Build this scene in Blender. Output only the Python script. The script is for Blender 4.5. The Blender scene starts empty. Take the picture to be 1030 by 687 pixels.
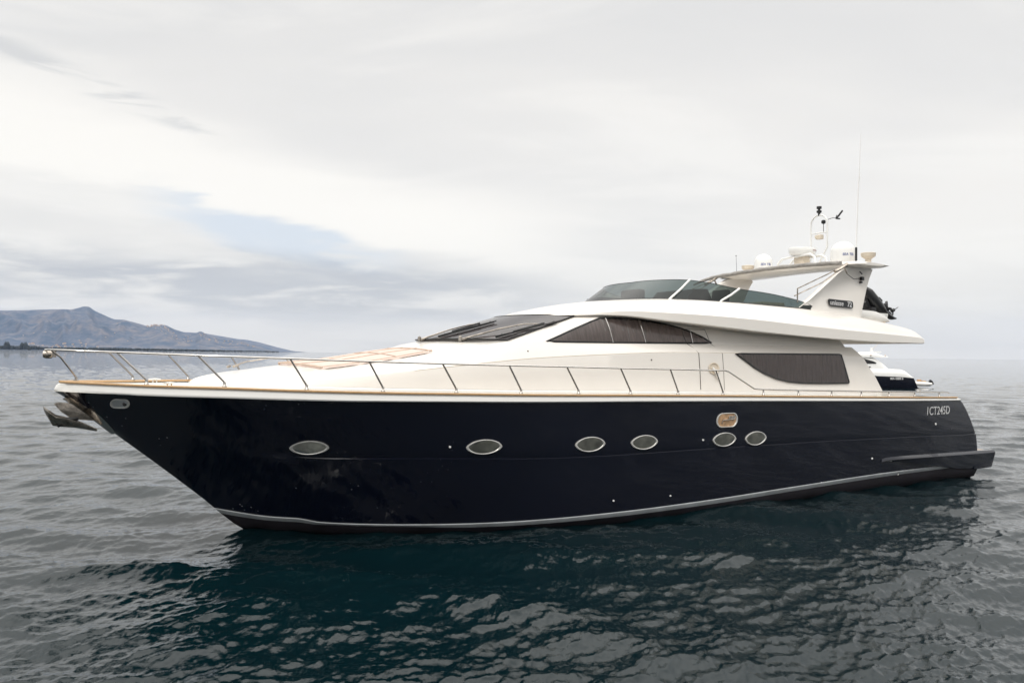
import bpy, bmesh, math, random
import numpy as np
from mathutils import Vector, Matrix
R = math.radians
PI = math.pi
rng = random.Random(7)
scene = bpy.context.scene
COL = scene.collection

# ------------------------------------------------------------------ camera
CAM_H = 3.10
HORIZON_ROLL = 0.0102          # the photographer held the horizon slightly down to the right
cd = bpy.data.cameras.new('camera')
cam = bpy.data.objects.new('camera', cd); COL.objects.link(cam)
cd.sensor_fit = 'HORIZONTAL'; cd.sensor_width = 36.0
cd.lens = 36.0 * 800.0 / 1030.0
cd.clip_start = 0.1; cd.clip_end = 120000
roll = math.atan(HORIZON_ROLL)
pitch = math.atan(((351.2 + HORIZON_ROLL * 515) - 343.5) * math.cos(roll) / 800.0)
# camera axes: forward +Y, up +Z
cam.matrix_world = (Matrix.Translation((0, 0, CAM_H)) @ Matrix.Rotation(R(90) + pitch, 4, 'X')
                    @ Matrix.Rotation(roll, 4, 'Z'))
scene.camera = cam

# ------------------------------------------------------------------ world: overcast sky
SUN_EL, SUN_AZ = R(48), R(205)     # azimuth measured clockwise from +Y: behind and left of the camera
world = bpy.data.worlds.new('World'); scene.world = world
world.use_nodes = True
wt = world.node_tree; wt.nodes.clear()


def build_sky():
    N, Lk = wt.nodes, wt.links

    def node(t, **kw):
        n = N.new(t)
        for k, v in kw.items():
            setattr(n, k, v)
        return n

    def put(sock, v):
        if hasattr(v, 'links') or isinstance(v, bpy.types.NodeSocket):
            Lk.new(v, sock)
        else:
            sock.default_value = v

    def m(op, a, b=None, c=None, clamp=False):
        n = node('ShaderNodeMath', operation=op); n.use_clamp = clamp
        put(n.inputs[0], a)
        if b is not None: put(n.inputs[1], b)
        if c is not None: put(n.inputs[2], c)
        return n.outputs[0]

    def sm(x, a, b, lo=0.0, hi=1.0):
        n = node('ShaderNodeMapRange', interpolation_type='SMOOTHSTEP')
        put(n.inputs[0], x); n.inputs[1].default_value = a; n.inputs[2].default_value = b
        n.inputs[3].default_value = lo; n.inputs[4].default_value = hi
        return n.outputs[0]

    def mix(f, a, b):
        n = node('ShaderNodeMix', data_type='RGBA')
        put(n.inputs[0], f)
        for s, v in ((n.inputs[6], a), (n.inputs[7], b)):
            if isinstance(v, tuple): s.default_value = (*v, 1)
            else: Lk.new(v, s)
        return n.outputs[2]
    tc = node('ShaderNodeTexCoord')
    sp = node('ShaderNodeSeparateXYZ'); Lk.new(tc.outputs['Generated'], sp.inputs[0])
    x, y, z = sp.outputs
    az = m('MULTIPLY', m('ARCTAN2', x, y), 57.2958)
    el = m('MULTIPLY', m('ARCSINE', z), 57.2958)
    # noise on a flat cloud ceiling
    zz = m('ADD', m('MAXIMUM', z, 0.0), 0.10)
    cx = node('ShaderNodeCombineXYZ')
    put(cx.inputs[0], m('DIVIDE', x, zz)); put(cx.inputs[1], m('DIVIDE', y, zz)); cx.inputs[2].default_value = 3.1

    def noise(scale, detail, rough, dist=0.0, vec=None, sx=1, sy=1, rot=0):
        mp = node('ShaderNodeMapping'); Lk.new(vec or cx.outputs[0], mp.inputs[0])
        mp.inputs['Scale'].default_value = (sx, sy, 1); mp.inputs['Rotation'].default_value = (0, 0, rot)
        n = node('ShaderNodeTexNoise'); Lk.new(mp.outputs[0], n.inputs['Vector'])
        n.inputs['Scale'].default_value = scale; n.inputs['Detail'].default_value = detail
        n.inputs['Roughness'].default_value = rough; n.inputs['Distortion'].default_value = dist
        return n.outputs[0]
    n1 = noise(0.42, 5, .5, .4, sx=.6, sy=1.0, rot=.5)
    n2 = noise(1.1, 7, .58, .6, sx=.55, sy=1.0, rot=.3)
    # az/el coordinates for the low bank of cloud over the land
    c2 = node('ShaderNodeCombineXYZ')
    put(c2.inputs[0], m('MULTIPLY', az, .06)); put(c2.inputs[1], m('MULTIPLY', el, .30)); c2.inputs[2].default_value = 1.7
    n3 = noise(1.0, 7, .55, .5, vec=c2.outputs[0])
    n4 = noise(2.6, 6, .55, .3, vec=c2.outputs[0])
    sky = node('ShaderNodeTexSky', sky_type='NISHITA')
    sky.sun_disc = False; sky.sun_elevation = SUN_EL; sky.sun_rotation = SUN_AZ
    sky.altitude = 0; sky.air_density = 1.0; sky.dust_density = 2.0
    K = 5.4
    c = lambda r, g, b: (r * K * 1.022, g * K * 1.002, b * K * .975)
    # general ceiling: pale grey, whiter where thin
    base = mix(sm(n1, .34, .66), c(.665, .67, .675), c(.79, .78, .76))
    base = mix(m('MULTIPLY', sm(n2, .42, .62), .62), base, c(.83, .825, .805))
    # brighter band running down from the left
    wob = m('MULTIPLY', m('SUBTRACT', n3, .5), 6.0)
    line = m('ADD', m('ADD', m('MULTIPLY', az, -.21), 7.0), wob)            # elevation of the band centre
    dlt = m('SUBTRACT', el, line)
    band = m('MULTIPLY', m('MULTIPLY', sm(dlt, -2.4, -1.0), sm(dlt, 6.0, .8)), m('MULTIPLY', sm(az, 14, -6), sm(az, -80, -40)))
    base = mix(m('MULTIPLY', band, .90), base, c(.875, .865, .835))
    # thin blue gap just under the band
    gap = m('MULTIPLY', m('MULTIPLY', sm(dlt, -4.2, -2.8), sm(dlt, -1.2, -1.9)),
            m('MULTIPLY', sm(az, -27, -20), sm(az, -6, -12)))
    base = mix(m('MULTIPLY', m('MULTIPLY', gap, sm(n4, .32, .55)), .85), base, c(.60, .67, .76))
    # low blue-grey bank on the left
    e2 = m('ADD', el, m('MULTIPLY', m('SUBTRACT', n3, .5), 5.0))
    bank = m('MULTIPLY', m('MULTIPLY', sm(e2, 1.2, 3.4), sm(e2, 7.2, 4.6)), m('MULTIPLY', sm(az, 10, -8), sm(n4, .30, .55)))
    base = mix(m('MULTIPLY', bank, .92), base, c(.40, .43, .485))
    # small grey wisps high on the left
    wisp = m('MULTIPLY', m('MULTIPLY', sm(m('ABSOLUTE', m('SUBTRACT', el, m('ADD', m('MULTIPLY', az, -.27), 8.9))), 1.1, .1),
             sm(n4, .44, .60)), m('MULTIPLY', sm(az, -17, -23), sm(az, -40, -33)))
    base = mix(m('MULTIPLY', wisp, .9), base, c(.60, .61, .62))
    # toward the horizon everything greys down
    hz = sm(el, 9.0, 0.0)
    base = mix(m('MULTIPLY', hz, .60), base, c(.70, .695, .68))
    # ceiling grows brighter overhead
    up = sm(el, 23, 50, 1.0, 2.5)
    vm = node('ShaderNodeVectorMath', operation='SCALE'); Lk.new(base, vm.inputs[0]); Lk.new(up, vm.inputs[3])
    col = mix(.955, sky.outputs[0], vm.outputs[0])
    bg = node('ShaderNodeBackground'); Lk.new(col, bg.inputs[0]); bg.inputs[1].default_value = 0.105
    out = node('ShaderNodeOutputWorld'); Lk.new(bg.outputs[0], out.inputs[0])


build_sky()

# ------------------------------------------------------------------ sun (veiled by cloud)
sd = bpy.data.lights.new('sun', 'SUN'); sun = bpy.data.objects.new('sun', sd); COL.objects.link(sun)
sd.energy = .5; sd.angle = R(10); sd.color = (1.0, .95, .88)
sdir = Vector((math.sin(SUN_AZ) * math.cos(SUN_EL), math.cos(SUN_AZ) * math.cos(SUN_EL), math.sin(SUN_EL)))
sun.rotation_euler = sdir.to_track_quat('Z', 'Y').to_euler()

# ------------------------------------------------------------------ exposure
scene.render.engine = 'CYCLES'
vs = scene.view_settings
vs.view_transform = 'Standard'; vs.look = 'None'; vs.exposure = 1.05; vs.gamma = 1.0; vs.use_curve_mapping = False
scene.cycles.max_bounces = 10; scene.cycles.transparent_max_bounces = 16
scene.cycles.volume_bounces = 1
scene.cycles.sample_clamp_indirect = 1.2
scene.render.film_transparent = False


# ================================================================== helpers
def mat(name, color, rough=.5, metal=0.0, vary=0.0, vscale=4.0, bump=0.0, bscale=30.0, coat=0.0, spec=.5, vec='Object', stretch=None):
    m = bpy.data.materials.new(name); m.use_nodes = True
    nt = m.node_tree; p = nt.nodes['Principled BSDF']
    p.inputs['Base Color'].default_value = (*color, 1); p.inputs['Roughness'].default_value = rough
    p.inputs['Metallic'].default_value = metal; p.inputs['Coat Weight'].default_value = coat
    p.inputs['Specular IOR Level'].default_value = spec
    if vary or bump:
        tc = nt.nodes.new('ShaderNodeTexCoord'); mp = nt.nodes.new('ShaderNodeMapping')
        nt.links.new(tc.outputs[vec], mp.inputs[0])
        if stretch: mp.inputs['Scale'].default_value = stretch
    if vary:
        n = nt.nodes.new('ShaderNodeTexNoise'); n.inputs['Scale'].default_value = vscale
        n.inputs['Detail'].default_value = 6; nt.links.new(mp.outputs[0], n.inputs['Vector'])
        r = nt.nodes.new('ShaderNodeMapRange'); nt.links.new(n.outputs[0], r.inputs[0])
        r.inputs[1].default_value = .3; r.inputs[2].default_value = .7
        r.inputs[3].default_value = 1 - vary; r.inputs[4].default_value = 1 + vary
        v = nt.nodes.new('ShaderNodeVectorMath'); v.operation = 'SCALE'
        v.inputs[0].default_value = color; nt.links.new(r.outputs[0], v.inputs[3])
        nt.links.new(v.outputs[0], p.inputs['Base Color'])
        r2 = nt.nodes.new('ShaderNodeMapRange'); nt.links.new(n.outputs[0], r2.inputs[0])
        r2.inputs[3].default_value = rough * .8; r2.inputs[4].default_value = min(1, rough * 1.2)
        nt.links.new(r2.outputs[0], p.inputs['Roughness'])
    if bump:
        n = nt.nodes.new('ShaderNodeTexNoise'); n.inputs['Scale'].default_value = bscale
        n.inputs['Detail'].default_value = 3; nt.links.new(mp.outputs[0], n.inputs['Vector'])
        b = nt.nodes.new('ShaderNodeBump'); b.inputs['Strength'].default_value = bump; b.inputs['Distance'].default_value = .02
        nt.links.new(n.outputs[0], b.inputs['Height']); nt.links.new(b.outputs[0], p.inputs['Normal'])
    return m


def tinted(name, tint, gloss=.10, rough=.02):
    """tinted acrylic / safety glass: lets a share of the light through, mirrors the rest by Fresnel"""
    m = bpy.data.materials.new(name); m.use_nodes = True
    nt = m.node_tree; nt.nodes.clear()
    out = nt.nodes.new('ShaderNodeOutputMaterial')
    tr = nt.nodes.new('ShaderNodeBsdfTransparent'); tr.inputs[0].default_value = (*tint, 1)
    gl = nt.nodes.new('ShaderNodeBsdfGlossy'); gl.inputs['Roughness'].default_value = rough
    fr = nt.nodes.new('ShaderNodeFresnel'); fr.inputs[0].default_value = 1.5
    ad = nt.nodes.new('ShaderNodeMath'); ad.operation = 'MULTIPLY_ADD'; ad.use_clamp = True
    ad.inputs[1].default_value = 1.0; ad.inputs[2].default_value = gloss
    nt.links.new(fr.outputs[0], ad.inputs[0])
    mx = nt.nodes.new('ShaderNodeMixShader')
    nt.links.new(ad.outputs[0], mx.inputs[0]); nt.links.new(tr.outputs[0], mx.inputs[1]); nt.links.new(gl.outputs[0], mx.inputs[2])
    nt.links.new(mx.outputs[0], out.inputs[0])
    return m


M = dict(
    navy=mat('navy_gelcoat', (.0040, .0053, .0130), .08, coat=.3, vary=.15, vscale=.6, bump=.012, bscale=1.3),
    antifoul=mat('dark_antifouling', (.018, .015, .02), .6, vary=.35, vscale=3),
    stripe=mat('grey_boot_stripe', (.34, .36, .37), .35, vary=.15, vscale=3),
    white=mat('cream_gelcoat', (.775, .74, .69), .18, coat=.2, vary=.02, vscale=1.2, bump=.010, bscale=1.5),
    white2=mat('white_gelcoat', (.82, .81, .78), .25, vary=.02, vscale=2),
    deck=mat('deck_nonskid', (.76, .74, .69), .6, vary=.04, vscale=6, bump=.3, bscale=300),
    teak=mat('teak', (.52, .33, .17), .5, vary=.18, vscale=5, stretch=(1, 14, 14)),
    teak_grey=mat('weathered_teak', (.36, .27, .19), .65, vary=.2, vscale=5, stretch=(1, 14, 14)),
    steel=mat('polished_steel', (.62, .60, .57), .14, metal=1, vary=.1, vscale=12),
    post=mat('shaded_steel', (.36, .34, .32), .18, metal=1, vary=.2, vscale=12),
    rim=mat('satin_rim', (.66, .65, .62), .25, metal=.25, vary=.08, vscale=12),
    steel_dull=mat('dull_steel', (.42, .375, .325), .22, metal=.9, vary=.5, vscale=7, bump=.2, bscale=25),
    rubber=mat('black_rubber', (.012, .012, .013), .45, vary=.2),
    seam=mat('dark_seam', (.10, .085, .075), .6, vary=.1),
    black=mat('black_plastic', (.008, .008, .009), .3, vary=.2),
    curtain=mat('grey_brown_curtain', (.62, .52, .48), .9, vary=.18, vscale=4, stretch=(6, 1, .6)),
    screen_dark=mat('dark_windscreen_cover', (.32, .295, .30), .5, vary=.12, vscale=2.5),
    inner=mat('dark_interior', (.02, .02, .02), .8, vary=.2),
    porthole=mat('porthole_blind', (.50, .49, .44), .55, vary=.35, vscale=5),
    cushion=mat('rose_beige_cushion', (.62, .50, .44), .85, vary=.05, vscale=5, bump=.25, bscale=60),
    piping=mat('tan_piping', (.56, .43, .34), .8, vary=.1),
    beige=mat('beige_vinyl', (.55, .47, .37), .6, vary=.05, bump=.1, bscale=20),
    canvas=mat('grey_canvas', (.30, .285, .265), .85, vary=.2, vscale=10, bump=.5, bscale=22),
    canvas_dk=mat('dark_green_cover', (.03, .04, .04), .8, vary=.2, vscale=4, bump=.5, bscale=10),
    dome=mat('dome_white', (.80, .80, .78), .3, vary=.02),
    cream=mat('cream_plastic', (.66, .58, .47), .5, vary=.08),
    engine=mat('outboard_black', (.014, .015, .017), .32, vary=.3, vscale=8),
    blue_ink=mat('blue_lettering', (.03, .07, .28), .5, vary=.1),
    red_ink=mat('dark_red_lettering', (.22, .02, .025), .5, vary=.1),
    letter=mat('pale_lettering', (.62, .62, .62), .4, vary=.15, vscale=20),
    brass=mat('varnished_recess', (.52, .33, .19), .35, vary=.35, vscale=14),
    glass=tinted('smoked_glass', (.50, .49, .49), .0, .02),
    flyglass=tinted('green_acrylic', (.125, .172, .166), .0, .03),
    clear=tinted('clear_glass', (.85, .86, .85), .0, .02),
)


def add_glints(m):
    """painted water glitter on the topsides: sparse pale specks in loose groups, mostly forward"""
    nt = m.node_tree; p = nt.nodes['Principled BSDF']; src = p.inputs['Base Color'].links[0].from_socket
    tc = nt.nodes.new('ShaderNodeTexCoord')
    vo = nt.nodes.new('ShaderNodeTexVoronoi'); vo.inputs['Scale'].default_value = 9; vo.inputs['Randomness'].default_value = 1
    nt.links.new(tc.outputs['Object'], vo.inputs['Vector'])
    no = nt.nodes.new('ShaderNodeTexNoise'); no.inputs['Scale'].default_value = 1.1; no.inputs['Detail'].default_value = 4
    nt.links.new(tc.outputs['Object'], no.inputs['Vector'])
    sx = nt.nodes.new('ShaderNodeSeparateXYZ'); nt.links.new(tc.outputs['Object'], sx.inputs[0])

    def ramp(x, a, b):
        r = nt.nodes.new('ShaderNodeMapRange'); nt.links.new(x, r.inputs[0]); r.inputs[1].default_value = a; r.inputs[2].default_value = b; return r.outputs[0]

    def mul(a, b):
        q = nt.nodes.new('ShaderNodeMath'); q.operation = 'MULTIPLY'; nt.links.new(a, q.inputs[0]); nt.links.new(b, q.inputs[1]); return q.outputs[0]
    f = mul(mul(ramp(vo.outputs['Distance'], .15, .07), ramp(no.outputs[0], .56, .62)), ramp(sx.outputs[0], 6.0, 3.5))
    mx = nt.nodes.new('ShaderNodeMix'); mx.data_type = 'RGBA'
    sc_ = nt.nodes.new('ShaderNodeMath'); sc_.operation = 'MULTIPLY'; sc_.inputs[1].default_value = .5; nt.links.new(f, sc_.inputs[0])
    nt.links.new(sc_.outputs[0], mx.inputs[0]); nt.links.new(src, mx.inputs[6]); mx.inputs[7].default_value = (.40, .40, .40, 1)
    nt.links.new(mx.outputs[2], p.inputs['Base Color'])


add_glints(M['navy'])  # glints of the water, put into the navy base colour


class MB:
    """collects geometry in boat axes (s aft, t to port, z up); build() links ONE mesh object"""
    def __init__(s): s.v = []; s.f = []

    def add(s, v, f):
        o = len(s.v); s.v += [tuple(map(float, p)) for p in v]; s.f += [tuple(i + o for i in q) for q in f]; return s

    def grid(s, rows, close_u=False, close_v=False, cap0=False, cap1=False):
        n, m = len(rows), len(rows[0]); v = [p for r in rows for p in r]; f = []
        for i in range(n if close_u else n - 1):
            for j in range(m if close_v else m - 1):
                a, b = i, (i + 1) % n; c, d = j, (j + 1) % m
                f.append((a * m + c, b * m + c, b * m + d, a * m + d))
        if cap0: f.append(tuple(range(m)))
        if cap1: f.append(tuple((n - 1) * m + k for k in range(m)))
        return s.add(v, f)

    def box(s, c, d, rot=None):
        v = [Vector((sx * d[0] / 2, sy * d[1] / 2, sz * d[2] / 2)) for sx in (-1, 1) for sy in (-1, 1) for sz in (-1, 1)]
        if rot: v = [rot @ p for p in v]
        v = [p + Vector(c) for p in v]
        return s.add(v, [(0, 1, 3, 2), (4, 6, 7, 5), (0, 4, 5, 1), (2, 3, 7, 6), (0, 2, 6, 4), (1, 5, 7, 3)])

    def tube(s, pts, r, n=8, cap=True, closed=False, flat=1.0):
        pts = [Vector(p) for p in pts]; rows = []; k = len(pts)
        rs = r if isinstance(r, (list, tuple)) else [r] * k
        up = None
        for i, p in enumerate(pts):
            if closed: t = pts[(i + 1) % k] - pts[i - 1]
            else: t = pts[min(i + 1, k - 1)] - pts[max(i - 1, 0)]
            t.normalize()
            if up is None:
                up = Vector((0, 0, 1)) if abs(t.z) < .9 else Vector((1, 0, 0))
            a = t.cross(up).normalized(); b = a.cross(t).normalized(); up = b
            rows.append([p + (a * math.cos(w) + b * math.sin(w) * flat) * rs[i] for w in [2 * PI * j / n for j in range(n)]])
        return s.grid(rows, close_u=closed, close_v=True, cap0=cap and not closed, cap1=cap and not closed)

    def lathe(s, prof, c=(0, 0, 0), n=24, rot=None, sc=(1, 1, 1)):
        rows = []
        for r, z in prof:
            row = []
            for j in range(n):
                w = 2 * PI * j / n; p = Vector((r * math.cos(w) * sc[0], r * math.sin(w) * sc[1], z * sc[2]))
                if rot: p = rot @ p
                row.append(p + Vector(c))
            rows.append(row)
        return s.grid(rows, close_v=True, cap0=prof[0][0] > 1e-5, cap1=prof[-1][0] > 1e-5)

    def prism(s, poly, off):
        """poly: list of 3d points, off: vector thickness"""
        n = len(poly); a = [Vector(p) for p in poly]; b = [p + Vector(off) for p in a]
        f = [tuple(range(n)), tuple(range(2 * n - 1, n - 1, -1))]
        f += [(i, (i + 1) % n, n + (i + 1) % n, n + i) for i in range(n)]
        return s.add(a + b, f)

    def build(s, name, m, parent=None, smooth=35, flip=True, bevel=0):
        me = bpy.data.meshes.new(name)
        v = [(p[0], -p[1], p[2]) for p in s.v] if flip else s.v
        me.from_pydata(v, [], s.f)
        bm = bmesh.new(); bm.from_mesh(me)
        bmesh.ops.remove_doubles(bm, verts=bm.verts, dist=1e-5)
        bmesh.ops.dissolve_degenerate(bm, edges=bm.edges, dist=1e-6)
        bmesh.ops.recalc_face_normals(bm, faces=bm.faces)
        if bevel:
            ed = [e for e in bm.edges if len(e.link_faces) == 2 and e.calc_face_angle(0) > .6]
            bmesh.ops.bevel(bm, geom=ed, offset=bevel, segments=2, affect='EDGES', profile=.6)
        for f in bm.faces: f.smooth = smooth > 0
        for e in bm.edges:
            if len(e.link_faces) == 2 and e.calc_face_angle(0) > R(smooth): e.smooth = False
        bm.to_mesh(me); bm.free()
        me.materials.append(m)
        o = bpy.data.objects.new(name, me); COL.objects.link(o)
        if parent: o.parent = parent
        return o


def tag(o, label=None, cat=None, group=None, kind=None):
    if label: o['label'] = label
    if cat: o['category'] = cat
    if group: o['group'] = group
    if kind: o['kind'] = kind
    return o


def empty(name, loc=(0, 0, 0), rz=0, sc=1):
    o = bpy.data.objects.new(name, None); COL.objects.link(o)
    o.location = loc; o.rotation_euler = (0, 0, rz); o.scale = (sc,) * 3; o.empty_display_size = .3
    return o


def CR(pts, n):
    """Catmull-Rom through points -> n samples (arrays)"""
    P = np.array(pts, float); k = len(P)
    E = np.vstack([2 * P[0] - P[1], P, 2 * P[-1] - P[-2]]); out = []
    for u in np.linspace(0, k - 1 - 1e-9, n):
        i = int(u); f = u - i; a, b, c, d = E[i:i + 4]
        out.append(.5 * ((2 * b) + (-a + c) * f + (2 * a - 5 * b + 4 * c - d) * f * f + (-a + 3 * b - 3 * c + d) * f ** 3))
    return np.array(out)


def ip(x, tab):
    """smooth monotone interpolation of a table [(x,y),..]"""
    X = [a for a, b in tab]; Y = [b for a, b in tab]
    if x <= X[0]: return Y[0]
    if x >= X[-1]: return Y[-1]
    i = max(j for j in range(len(X) - 1) if X[j] <= x)
    h = X[i + 1] - X[i]; f = (x - X[i]) / h
    sl = lambda j: 0 if (j < 0 or j >= len(X) - 1) else (Y[j + 1] - Y[j]) / (X[j + 1] - X[j])

    def tan(j):
        a, b = sl(j - 1), sl(j)
        if j == 0: return b
        if j == len(X) - 1: return a
        return 0 if a * b <= 0 else 2 * a * b / (a + b)
    m0, m1 = tan(i) * h, tan(i + 1) * h
    return ((2 * f ** 3 - 3 * f * f + 1) * Y[i] + (f ** 3 - 2 * f * f + f) * m0 + (-2 * f ** 3 + 3 * f * f) * Y[i + 1] + (f ** 3 - f * f) * m1)


def text_mesh(txt, size, name, m, parent, place, depth=.004, shear=0.0, bold=0.0, spacing=1.0):
    """real lettering; place(x, y, d) maps text plane (x right, y up, d outward) to boat axes"""
    cu = bpy.data.curves.new('t', 'FONT'); cu.body = txt; cu.size = size; cu.shear = shear; cu.offset = bold
    cu.extrude = depth / 2; cu.space_character = spacing; cu.resolution_u = 3
    o = bpy.data.objects.new('t', cu); COL.objects.link(o)
    bpy.context.view_layer.update()
    me = bpy.data.meshes.new_from_object(o.evaluated_get(bpy.context.evaluated_depsgraph_get()))
    mb = MB(); mb.add([place(v.co.x, v.co.y, v.co.z + depth / 2) for v in me.vertices], [tuple(p.vertices) for p in me.polygons])
    bpy.data.objects.remove(o); bpy.data.curves.remove(cu); bpy.data.meshes.remove(me)
    return mb.build(name, m, parent, smooth=0)


# ================================================================== SEA
def make_tile(n, L, lam_min, lam_max, lam_peak, wind, spread, rms, seed):
    rs = np.random.RandomState(seed)
    k = np.fft.fftfreq(n, L / n) * 2 * np.pi
    kx, ky = np.meshgrid(k, k, indexing='ij'); kk = np.hypot(kx, ky); kk[0, 0] = 1
    lam = 2 * np.pi / kk; kp = 2 * np.pi / lam_peak
    S = kk ** -3.3 * np.exp(-1.0 * (kp / kk) ** 2)
    S *= (lam > lam_min) & (lam < lam_max)
    S = S * np.exp(-(lam_min / lam) ** 4 * .5)
    c = (kx * math.cos(wind) + ky * math.sin(wind)) / kk
    S *= (.05 + np.abs(c) ** spread)
    S[0, 0] = 0
    A = np.sqrt(S) * (rs.normal(size=(n, n)) + 1j * rs.normal(size=(n, n)))
    h = np.fft.ifft2(A); g = np.real(h).std()
    A = A / g * rms
    H = np.real(np.fft.ifft2(A))
    DX = np.real(np.fft.ifft2(1j * kx / kk * A)); DY = np.real(np.fft.ifft2(1j * ky / kk * A))
    return H, DX, DY, n, L


def sample(tile, X, Y, rot):
    H, DX, DY, n, L = tile
    c, s = math.cos(rot), math.sin(rot)
    u = ((X * c + Y * s) / L * n) % n; v = ((-X * s + Y * c) / L * n) % n
    i = np.floor(u).astype(int) % n; j = np.floor(v).astype(int) % n; fu = u - np.floor(u); fv = v - np.floor(v)
    i1 = (i + 1) % n; j1 = (j + 1) % n
    b = lambda A: (A[i, j] * (1 - fu) + A[i1, j] * fu) * (1 - fv) + (A[i, j1] * (1 - fu) + A[i1, j1] * fu) * fv
    h, dx, dy = b(H), b(DX), b(DY)
    return h, dx * c - dy * s, dx * s + dy * c


def build_sea():
    az = np.concatenate([np.linspace(R(-44), R(44), 1100), np.linspace(R(44), R(316), 420)[1:-1]])
    seg = [np.geomspace(.8, 5.5, 110)[:-1], np.geomspace(5.5, 70, 470)[:-1], np.geomspace(70, 700, 230)[:-1], np.geomspace(700, 20000, 90)]
    r = np.concatenate(seg); nr, na = len(r), len(az)
    RR, AA = np.meshgrid(r, az, indexing='ij')
    X = RR * np.sin(AA); Y = RR * np.cos(AA)
    wind = R(76)
    big = make_tile(512, 57.0, 1.0, 30, 3.6, wind, 3.5, .034, 3)
    mid = make_tile(640, 21.3, .16, 2.6, 1.1, wind + .3, 3.0, .0088, 5)
    fine = make_tile(512, 6.7, .05, .6, .30, wind - .25, 1.6, .0044, 9)
    dr = np.gradient(r)[:, None]
    Z = np.zeros_like(X); DX = np.zeros_like(X); DY = np.zeros_like(X)
    gust = .72 + .5 * np.clip(.5 + .35 * np.sin(X * .13 + 1.3 * np.sin(Y * .07)) + .3 * np.sin(Y * .17 + 1.1 * np.sin(X * .05 + 2)), 0, 1)
    for tile, rot, cut, g in ((big, 0, 1.6, 1), (mid, .61, .45, gust), (fine, 1.2, .12, gust ** 1.5)):
        h, dx, dy = sample(tile, X, Y, rot)
        w = np.clip(1.6 - dr / cut, 0, 1) * g
        Z += h * w; DX += dx * w * 1.05; DY += dy * w * 1.05
    X += DX; Y += DY
    co = np.stack([X, Y, Z], -1).reshape(-1, 3)
    co = np.vstack([co, [[0, 0, 0]]])
    i = np.arange(nr - 1)[:, None]; j = np.arange(na)[None, :]; j2 = (j + 1) % na
    q = np.stack([i * na + j, i * na + j2, (i + 1) * na + j2, (i + 1) * na + j], -1).reshape(-1, 4)
    ctr = len(co) - 1; jj = np.arange(na)
    tri = np.stack([np.full(na, ctr), (jj + 1) % na, jj], -1)
    me = bpy.data.meshes.new('sea')
    me.vertices.add(len(co)); me.vertices.foreach_set('co', co.astype(np.float32).ravel())
    nl = q.size + tri.size; me.loops.add(nl)
    me.loops.foreach_set('vertex_index', np.concatenate([q[:, ::-1].ravel(), tri.ravel()]).astype(np.int32))
    me.polygons.add(len(q) + len(tri))
    st = np.concatenate([np.arange(len(q)) * 4, q.size + np.arange(len(tri)) * 3]).astype(np.int32)
    me.polygons.foreach_set('loop_start', st)
    me.polygons.foreach_set('use_smooth', np.ones(len(st), bool))
    me.update(calc_edges=True); me.validate()
    m = bpy.data.materials.new('sea_water'); m.use_nodes = True; nt = m.node_tree; p = nt.nodes['Principled BSDF']
    p.inputs['Base Color'].default_value = (.0013, .0086, .0112, 1)
    p.inputs['Roughness'].default_value = .02; p.inputs['IOR'].default_value = 1.333
    tc = nt.nodes.new('ShaderNodeTexCoord')

    def nz(scale, det, rot, sx):
        mp = nt.nodes.new('ShaderNodeMapping'); nt.links.new(tc.outputs['Object'], mp.inputs[0])
        mp.inputs['Rotation'].default_value = (0, 0, rot); mp.inputs['Scale'].default_value = (1, sx, 1)
        n = nt.nodes.new('ShaderNodeTexNoise'); n.inputs['Scale'].default_value = scale; n.inputs['Detail'].default_value = det
        n.inputs['Roughness'].default_value = .55; n.inputs['Distortion'].default_value = .3
        nt.links.new(mp.outputs[0], n.inputs['Vector']); return n.outputs[0]
    b1 = nt.nodes.new('ShaderNodeBump'); b1.inputs['Distance'].default_value = .016; b1.inputs['Strength'].default_value = .8
    nt.links.new(nz(9.0, 5, -wind, .6), b1.inputs['Height'])
    b2 = nt.nodes.new('ShaderNodeBump'); b2.inputs['Distance'].default_value = .028; b2.inputs['Strength'].default_value = .8
    nt.links.new(nz(1.5, 4, -wind + .3, .55), b2.inputs['Height']); nt.links.new(b1.outputs[0], b2.inputs['Normal'])
    # beyond the reach of the modelled waves the same chop continues as a bump
    ln = nt.nodes.new('ShaderNodeVectorMath'); ln.operation = 'LENGTH'; nt.links.new(tc.outputs['Object'], ln.inputs[0])
    mr = nt.nodes.new('ShaderNodeMapRange'); nt.links.new(ln.outputs['Value'], mr.inputs[0])
    for i_, v_ in ((1, 50), (2, 260), (3, 0), (4, .9)): mr.inputs[i_].default_value = v_
    b3 = nt.nodes.new('ShaderNodeBump'); b3.inputs['Distance'].default_value = .28; nt.links.new(mr.outputs[0], b3.inputs['Strength'])
    nt.links.new(nz(.42, 5, -wind + .1, .5), b3.inputs['Height']); nt.links.new(b2.outputs[0], b3.inputs['Normal'])
    nt.links.new(b3.outputs[0], p.inputs['Normal'])
    me.materials.append(m)
    o = bpy.data.objects.new('sea', me); COL.objects.link(o)
    tag(o, 'choppy dark teal sea reaching the horizon', 'sea', kind='structure')


build_sea()

# ================================================================== FAR LAND
def px_dir(px, py):
    """bearing and slope of a photograph pixel, for laying out the distant land at its true range"""
    u = px - 515; v = -(py - 343.5); c, s = math.cos(roll), math.sin(roll)
    u2, v2 = u * c - v * s, u * s + v * c
    yy = 800 * math.cos(pitch) - v2 * math.sin(pitch); z2 = 800 * math.sin(pitch) + v2 * math.cos(pitch)
    return u2 / yy, z2 / yy


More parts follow.
